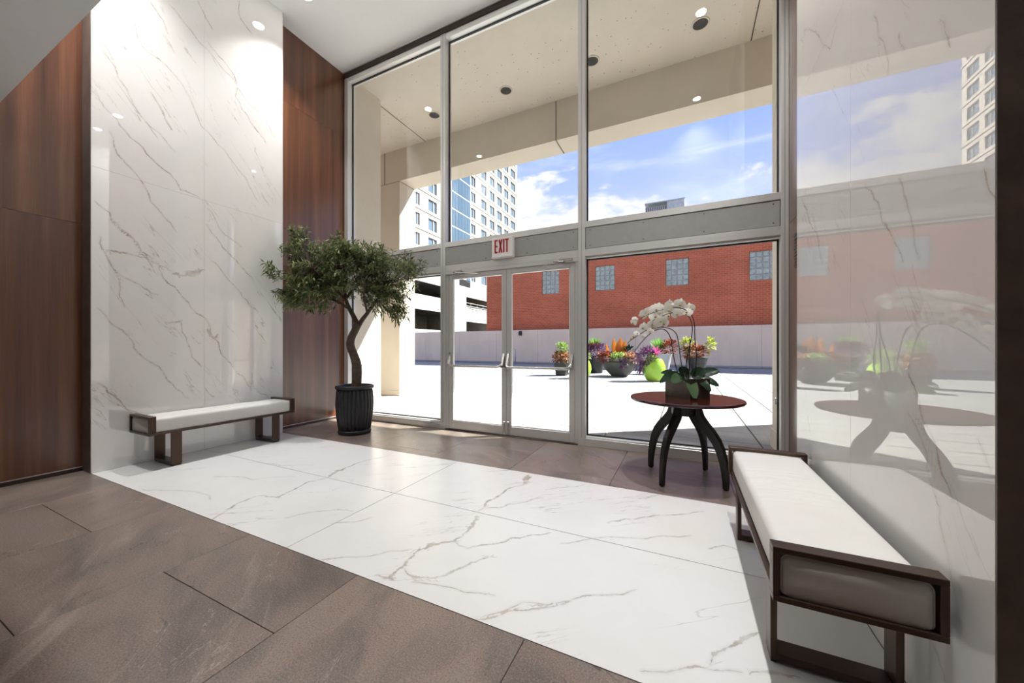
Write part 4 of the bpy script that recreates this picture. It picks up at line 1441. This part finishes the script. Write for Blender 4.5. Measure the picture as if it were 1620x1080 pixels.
# =================================================================== PLANTERS ON THE PLAZA
def clump(c, rad, n, ln, wd_, seed, up=0.4, seg=2):
    """leaves scattered over the upper part of an ellipsoid, pointing outward"""
    rg = random.Random(seed)
    mb_ = MB()
    for _ in range(n):
        v = Vector((rg.gauss(0, 1), rg.gauss(0, 1), rg.gauss(0, 1) + 0.35)).normalized()
        k_ = rg.uniform(0.45, 1.0)
        p = Vector(c) + Vector((v.x * rad[0], v.y * rad[1], v.z * rad[2])) * k_
        d = (v + Vector((rg.uniform(-.5, .5), rg.uniform(-.5, .5), up + rg.uniform(-.3, .5)))).normalized()
        mb_.leaf(p, d, (rg.uniform(-.4, .4), rg.uniform(-.4, .4), 1), ln * rg.uniform(0.6, 1.2), wd_ * rg.uniform(0.7, 1.2), 0.25, rg.uniform(0, 0.5), seg)
    return mb_


def tuft(c, n, ln, wd_, spread, seed, droop=0.35):
    rg = random.Random(seed)
    mb_ = MB()
    for _ in range(n):
        a = rg.uniform(0, 2 * math.pi)
        d = Vector((math.cos(a) * spread * rg.random(), math.sin(a) * spread * rg.random(), 1))
        mb_.leaf(Vector(c) + Vector((rg.uniform(-.08, .08), rg.uniform(-.08, .08), 0)), d, (math.cos(a), math.sin(a), 0.3), ln * rg.uniform(0.7, 1.1), wd_, 0.2, rg.uniform(0.0, droop), 4)
    return mb_


GP = 'flower pots on the plaza'


def pot_lathe(t, prof, mat, x, y, soil_r, soil_z, rim=None, n=40):
    p_ = MB().lathe(prof, n, (x, y, 0)).build('pot', M[mat], t, smooth=True)
    if rim:
        MB().lathe(rim, n, (x, y, 0), cap=False).build('rim', M[mat], p_, smooth=True)
    MB().lathe([(soil_r, soil_z - 0.06), (soil_r, soil_z), (0.001, soil_z + 0.03)], 24, (x, y, 0)).build('soil', M['soil'], t, smooth=True)


# 1 tapered black pot standing alone
x, y = -4.76, 14.90
t = thing('flower_pot', (x, y, 0), 'tapered black pot with rust and green foliage standing alone by the doors', 'flower pot', GP)
p_ = MB()
for (w0, z0, w1, z1) in ((0.20, 0.0, 0.28, 0.60), (0.30, 0.56, 0.30, 0.64)):
    p_.add([(x - w0, y - w0, z0), (x + w0, y - w0, z0), (x + w0, y + w0, z0), (x - w0, y + w0, z0), (x - w1, y - w1, z1), (x + w1, y - w1, z1), (x + w1, y + w1, z1), (x - w1, y + w1, z1)],
           [(3, 2, 1, 0), (4, 5, 6, 7), (0, 1, 5, 4), (1, 2, 6, 5), (2, 3, 7, 6), (3, 0, 4, 7)])
p_.build('pot', M['pot_black'], t)
clump((x - 0.05, y, 0.78), (0.36, 0.30, 0.22), 260, 0.16, 0.09, 41).build('rust_foliage', M['f_red'], t, kind='stuff')
clump((x + 0.05, y - 0.1, 0.74), (0.34, 0.28, 0.20), 240, 0.15, 0.09, 42).build('peach_foliage', M['f_peach'], t, kind='stuff')
clump((x, y, 1.16), (0.26, 0.22, 0.20), 130, 0.18, 0.10, 43).build('green_foliage', M['f_lime'], t, kind='stuff')
for dx in (-0.10, 0.10):
    MB().tube([(x, y, 0.62), (x + dx * 0.6, y, 0.9), (x + dx, y, 1.15)], 0.014, 6).build('plant_stem', M['f_lime'], t)
# 2 lime pot half hidden by the door frame
x, y = -3.62, 13.8
t = thing('flower_pot', (x, y, 0), 'lime green pot standing before the taller black pot, left of the wide bowl', 'flower pot', GP)
pot_lathe(t, [(0.16, 0.0), (0.26, 0.06), (0.34, 0.20), (0.375, 0.36), (0.36, 0.52), (0.30, 0.66), (0.24, 0.74), (0.22, 0.76)], 'pot_lime', x, y, 0.2, 0.75)
clump((x, y, 0.88), (0.32, 0.30, 0.20), 200, 0.15, 0.07, 44).build('lime_foliage', M['f_lime'], t, kind='stuff')
# 3 taller black pot with purple foliage and bright grass
x, y = -3.74, 16.9
t = thing('flower_pot', (x, y, 0), 'black pot with purple foliage and bright green grass beside the wide bowl', 'flower pot', GP)
pot_lathe(t, [(0.26, 0.0), (0.28, 0.02), (0.36, 0.40), (0.42, 0.74), (0.44, 0.76), (0.44, 0.80)], 'pot_black', x, y, 0.40, 0.78)
clump((x, y - 0.1, 1.02), (0.62, 0.5, 0.36), 620, 0.17, 0.06, 45).build('purple_foliage', M['f_purple'], t, kind='stuff')
clump((x - 0.1, y - 0.1, 1.22), (0.50, 0.4, 0.22), 160, 0.15, 0.06, 46).build('red_foliage', M['f_red'], t, kind='stuff')
tuft((x - 0.1, y, 1.10), 150, 0.68, 0.035, 0.95, 47).build('grass', M['f_green'], t, kind='stuff')
# 4 wide charcoal bowl
x, y = -2.45, 15.4
t = thing('flower_bowl', (x, y, 0), 'wide charcoal bowl of mixed foliage with tall orange canna leaves', 'flower pot', GP)
pot_lathe(t, [(0.26, 0.0), (0.30, 0.01), (0.44, 0.14), (0.58, 0.30), (0.67, 0.46), (0.705, 0.58), (0.70, 0.60)], 'pot_grey', x, y, 0.66, 0.59, rim=[(0.69, 0.585), (0.715, 0.585), (0.715, 0.61), (0.68, 0.61)])
clump((x - 0.52, y - 0.15, 0.76), (0.36, 0.36, 0.24), 360, 0.15, 0.075, 48).build('red_foliage', M['f_red'], t, kind='stuff')
clump((x + 0.02, y - 0.30, 0.74), (0.40, 0.32, 0.22), 360, 0.14, 0.07, 49).build('yellow_foliage', M['f_lime'], t, kind='stuff')
clump((x + 0.46, y - 0.25, 0.76), (0.30, 0.30, 0.22), 300, 0.14, 0.07, 50).build('peach_foliage', M['f_peach'], t, kind='stuff')
clump((x + 0.20, y - 0.62, 0.56), (0.20, 0.12, 0.18), 120, 0.13, 0.045, 51, up=-0.4).build('trailing_foliage', M['f_purple'], t, kind='stuff')
clump((x + 0.62, y - 0.15, 0.72), (0.24, 0.3, 0.24), 200, 0.14, 0.05, 52).build('purple_foliage', M['f_purple'], t, kind='stuff')
clump((x + 0.36, y + 0.1, 1.06), (0.18, 0.15, 0.20), 90, 0.17, 0.09, 53).build('green_foliage', M['orchid_leaf'], t, kind='stuff')
for (dx, dz, ln, wd_, lean) in ((-0.16, 0.80, 0.78, 0.26, -0.12), (0.02, 0.80, 0.82, 0.30, 0.02), (0.12, 0.78, 0.72, 0.26, 0.14), (-0.42, 0.76, 0.62, 0.13, -0.22), (-0.05, 0.80, 0.66, 0.26, -0.02)):
    MB().leaf((x + dx, y + 0.05, dz), (lean, 0.02, 1), (0.3 + dx, -1, 0.2), ln, wd_, 0.35, 0.0, 7).build('canna_leaf', M['f_orange'], t, smooth=True)
# 5 lime egg pot with a pink bromeliad
x, y = -0.985, 13.75
t = thing('flower_pot', (x, y, 0), 'round lime green pot with pink bromeliad and purple foliage', 'flower pot', GP)
pot_lathe(t, [(0.17, 0.0), (0.27, 0.05), (0.35, 0.20), (0.378, 0.36), (0.365, 0.54), (0.31, 0.70), (0.25, 0.79), (0.23, 0.81)], 'pot_lime', x, y, 0.22, 0.80)
clump((x - 0.26, y - 0.1, 0.86), (0.40, 0.32, 0.32), 420, 0.16, 0.055, 54).build('purple_foliage', M['f_purple'], t, kind='stuff')
clump((x - 0.45, y - 0.15, 0.52), (0.16, 0.16, 0.24), 140, 0.13, 0.05, 55, up=-0.4).build('trailing_foliage', M['f_purple'], t, kind='stuff')
clump((x - 0.06, y - 0.2, 0.78), (0.24, 0.18, 0.20), 170, 0.12, 0.05, 56).build('lime_foliage', M['f_lime'], t, kind='stuff')
rg = random.Random(9)
for k in range(22):
    a = 2 * math.pi * k / 22 + rg.uniform(-.1, .1)
    sp = 0.25 if k % 3 == 0 else rg.uniform(0.55, 1.1)
    MB().leaf((x + 0.05, y - 0.08, 0.88), (math.cos(a) * sp, math.sin(a) * sp, 1), (math.cos(a), math.sin(a), 0.2), rg.uniform(0.36, 0.50), 0.055, 0.3, 0.15 * sp, 4).build('bromeliad_leaf', M['f_pink'], t, smooth=True)
# 6 pale pot farther back with grass
x, y = -0.95, 17.6
t = thing('flower_pot', (x, y, 0), 'pale grey pot with green grass and rust foliage behind the pink bromeliad', 'flower pot', GP)
pot_lathe(t, [(0.24, 0.0), (0.26, 0.02), (0.36, 0.50), (0.42, 0.86), (0.44, 0.90)], 'pot_pale', x, y, 0.40, 0.88)
tuft((x - 0.12, y, 1.0), 170, 0.75, 0.038, 1.0, 57).build('grass', M['f_green'], t, kind='stuff')
clump((x + 0.30, y - 0.1, 1.18), (0.34, 0.3, 0.34), 260, 0.17, 0.09, 58).build('rust_foliage', M['f_red'], t, kind='stuff')
# 7 dark tapered pot beyond the orchid
x, y = 0.45, 17.4
t = thing('flower_pot', (x, y, 0), 'dark tapered pot with rust and yellow foliage seen beyond the orchid', 'flower pot', GP)
pot_lathe(t, [(0.24, 0.0), (0.26, 0.02), (0.36, 0.45), (0.42, 0.72), (0.44, 0.76)], 'pot_black', x, y, 0.40, 0.74)
clump((x - 0.1, y, 1.0), (0.55, 0.4, 0.28), 360, 0.17, 0.09, 59).build('rust_foliage', M['f_red'], t, kind='stuff')
clump((x - 0.1, y - 0.05, 1.0), (0.45, 0.4, 0.28), 220, 0.17, 0.09, 60).build('peach_foliage', M['f_peach'], t, kind='stuff')
clump((x - 0.35, y, 1.35), (0.28, 0.2, 0.22), 110, 0.20, 0.11, 61).build('yellow_foliage', M['f_yellow'], t, kind='stuff')
clump((x + 0.52, y, 1.30), (0.14, 0.12, 0.26), 70, 0.20, 0.12, 62).build('lime_foliage', M['f_yellow'], t, kind='stuff')

# =================================================================== BRICK BUILDING
YBK = 25.5
bb = thing('brick_building', (0, YBK, 0), 'low red brick building with small glass block windows behind the plaza wall', 'building')
wins = (-9.04, -5.04, -0.46, 4.12, 8.6)
wz0, wz1, ww_ = 5.16, 6.88, 0.675
body = MB()
edges = [-14.49]
for c in wins:
    edges += [c - ww_, c + ww_]
edges.append(22.0)
body.box(-14.49, 22, YBK + 0.22, 44, -0.3, 10.05)
body.box(-14.49, 22, YBK, YBK + 0.22, -0.3, wz0)
body.box(-14.49, 22, YBK, YBK + 0.22, wz1, 10.05)
for a, b in zip(edges[0::2], edges[1::2]):
    body.box(a, b, YBK, YBK + 0.22, wz0, wz1)
body.build('wall', M['brick'], bb)
MB().box(-14.55, 22, YBK - 0.05, 44, 10.05, 10.15, 0.01).build('coping', M['galv'], bb)
bsrc = None
nc, nr = 4, 5
bw, bh = 2 * ww_ / nc, (wz1 - wz0) / nr
for c in wins:
    fr_ = MB()
    fr_.box(c - ww_, c + ww_, YBK + 0.12, YBK + 0.22, wz0, wz1)
    fo = fr_.build('window', M['block_frame'], bb)
    for i in range(nc):
        for j in range(nr):
            lx, lz = c - ww_ + (i + 0.5) * bw, wz0 + (j + 0.5) * bh
            if bsrc is None:
                bsrc = MB().box(-bw / 2 + 0.02, bw / 2 - 0.02, -0.05, 0.03, -bh / 2 + 0.02, bh / 2 - 0.02, 0.015).build('glass_block', M['block_glass'], fo, local=True)
                bsrc.location = Vector((lx, YBK + 0.11, lz)) - offset_of(fo)
            else:
                inst(bsrc, 'glass_block', fo, (lx, YBK + 0.11, lz))
ac = thing('rooftop_unit', (-1.3, 28, 10.15), 'grey louvred air conditioning unit on the brick building roof', 'air conditioner')
MB().box(-2.57, -1.15, 27.4, 28.6, 10.25, 11.15, 0.03).build('louvre_section', M['galv'], ac)
MB().box(-1.15, -0.03, 27.3, 28.7, 10.25, 11.35, 0.03).build('fan_section', M['galv'], ac)
MB().box(-2.6, 0.0, 27.25, 28.75, 10.15, 10.25).build('base_frame', M['can_black'], ac)
for k in range(11):
    xk = -2.50 + 0.125 * k
    MB().box(xk, xk + 0.05, 27.36, 27.40, 10.2, 11.1).build('louvre', M['can_black'], ac)
MB().box(-2.6, 0.0, 27.3, 28.7, 11.35, 11.42).build('top_cover', M['galv'], ac)

# =================================================================== HOTEL TOWER
XH = -38.0
ht = thing('hotel_tower', (XH, 60, 13.25), 'tall cream hotel tower with rows of windows and a blue glass bay', 'building')
fh, z_mid, wh = 3.15, 24.6, 0.965
cols = [(37.0, 39.2), (40.6, 41.9), (44.39, 45.42), (47.56, 49.79), (60.45, 62.3), (64.54, 66.8), (68.1, 70.33), (71.49, 73.9), (75.05, 77.37), (78.5, 81.1)]
rows = [z_mid + fh * k for k in range(-3, 18)]
yA, yB_, ztop = 34.0, 82.2, 81.0
w_ = MB()
w_.box(XH - 20, XH - 0.35, yA, yB_, 13.25, ztop)
bay = (53.6, 60.2)
zb = rows[0] - wh
w_.box(XH - 0.35, XH, yA, bay[0], 13.25, zb)
w_.box(XH - 0.35, XH, bay[1], yB_, 13.25, zb)
for k, z in enumerate(rows):
    zn = rows[k + 1] - wh if k + 1 < len(rows) else ztop
    w_.box(XH - 0.35, XH, yA, bay[0], z + wh, zn)
    w_.box(XH - 0.35, XH, bay[1], yB_, z + wh, zn)
    ys = [yA] + [q for c in cols if c[1] < bay[0] for q in c] + [bay[0]]
    for a, b in zip(ys[0::2], ys[1::2]):
        w_.box(XH - 0.35, XH, a, b, z - wh, z + wh)
    ys = [bay[1]] + [q for c in cols if c[0] > bay[1] for q in c] + [yB_]
    for a, b in zip(ys[0::2], ys[1::2]):
        w_.box(XH - 0.35, XH, a, b, z - wh, z + wh)
w_.build('wall', M['hotel_wall'], ht)
# thin string courses between the floors
sc = MB()
for z in rows:
    for a, b in ((yA, bay[0]), (bay[1], yB_)):
        sc.box(XH, XH + 0.10, a, b, z - wh - 0.55, z - wh - 0.40)
sc.build('string_course', M['hotel_wall'], ht)
for c in cols:
    srcw = None
    for z in rows:
        mid = c[0] + (c[1] - c[0]) * 0.62
        if srcw is None:
            m_ = MB().box(XH - 0.33, XH - 0.24, c[0], mid, z - wh, z + wh)
            m_.box(XH - 0.33, XH - 0.22, mid + 0.08, c[1], z - wh, z + wh)
            srcw = m_.build('window', M['hotel_glass'], ht)
            fr0 = MB().box(XH - 0.33, XH - 0.14, mid, mid + 0.08, z - wh, z + wh).build('window_mullion', M['hotel_frame'], srcw)
            zz0 = z
        else:
            o = srcw.copy(); COL.objects.link(o); o.parent = ht
            o.location = srcw.location + Vector((0, 0, z - zz0))
            f2 = fr0.copy(); COL.objects.link(f2); f2.parent = o
# blue curtain wall bay
MB().box(XH - 0.35, XH + 0.25, bay[0], bay[1], 13.25, ztop).build('bay_core', M['hotel_frame'], ht)
ng = 6
gw = (bay[1] - bay[0] - 0.4) / ng
gsrc = None
for k, z in enumerate(rows[:-1]):
    for i in range(ng):
        a = bay[0] + 0.2 + i * gw
        if gsrc is None:
            gsrc = MB().box(XH + 0.25, XH + 0.29, a + 0.05, a + gw - 0.05, z - 1.45, z + 1.45).build('glass_panel', M['curtain_glass'], ht)
            ga, gz = a, z
        else:
            o = gsrc.copy(); COL.objects.link(o); o.parent = ht
            o.location = gsrc.location + Vector((0, a - ga, z - gz))

# =================================================================== PARKING GARAGE
XG = -36.0
gg = thing('parking_garage', (XG, 50, 0), 'white panelled parking garage with dark open decks below the hotel', 'building')
core = MB()
core.box(XG - 22.5, XG - 18.0, 30, 83, -0.3, 13.2)
core.box(XG - 18.0, XG - 0.2, 30, 30.4, -0.3, 13.2)
core.box(XG - 18.0, XG - 0.2, 67, 83, -0.3, 13.2)
core.build('deck_core', M['garage_deck'], gg)
for z, h_ in ((-0.3, 0.4), (2.9, 0.4), (8.3, 0.4), (12.6, 0.6)):
    MB().box(XG - 18.0, XG - 0.2, 30.4, 67, z, z + h_).build('deck_slab', M['garage_deck'], gg)


def panels(y0, y1, z0, z1, n):
    w = (y1 - y0) / n
    for k in range(n):
        MB().box(XG - 0.2, XG, y0 + k * w + 0.02, y0 + (k + 1) * w - 0.02, z0, z1, 0.01).build('wall_panel', M['garage_panel'], gg)


for (z0, z1) in ((0.0, 3.9), (6.9, 9.15), (11.15, 13.5)):
    panels(30.0, 50.4, z0, z1, 8)
for (z0, z1) in ((0.0, 3.4), (5.86, 8.17), (10.35, 13.0)):
    panels(55.9, 67.0, z0, z1, 6)
for k in range(6):
    z = -0.2 + 2.3 * k
    MB().box(XG - 0.2, XG + 0.1, 50.44, 53.0, z + 0.02, z + 2.28, 0.01).build('pier_panel', M['garage_panel'], gg)
    MB().box(XG - 0.2, XG, 53.04, 55.86, z + 0.02, z + 2.28, 0.01).build('pier_panel', M['garage_panel'], gg)
for z in (8.75, 9.30):
    MB().tube([(XG - 0.1, 55.9, z), (XG - 0.1, 67, z)], 0.05, 6).build('deck_rail', M['galv'], gg)
for k in range(5):
    MB().tube([(XG - 0.1, 57.5 + 2.3 * k, 8.17), (XG - 0.1, 57.5 + 2.3 * k, 9.3)], 0.05, 6).build('rail_post', M['galv'], gg)
vt = thing('roof_louvre', (XG, 55.5, 12.4), 'dark louvre vent set high on the white parking garage', 'vent')
for k in range(5):
    MB().box(XG + 0.0, XG + 0.12, 53.6, 57.2, 12.25 + 0.24 * k, 12.37 + 0.24 * k).build('slat', M['can_black'], vt)
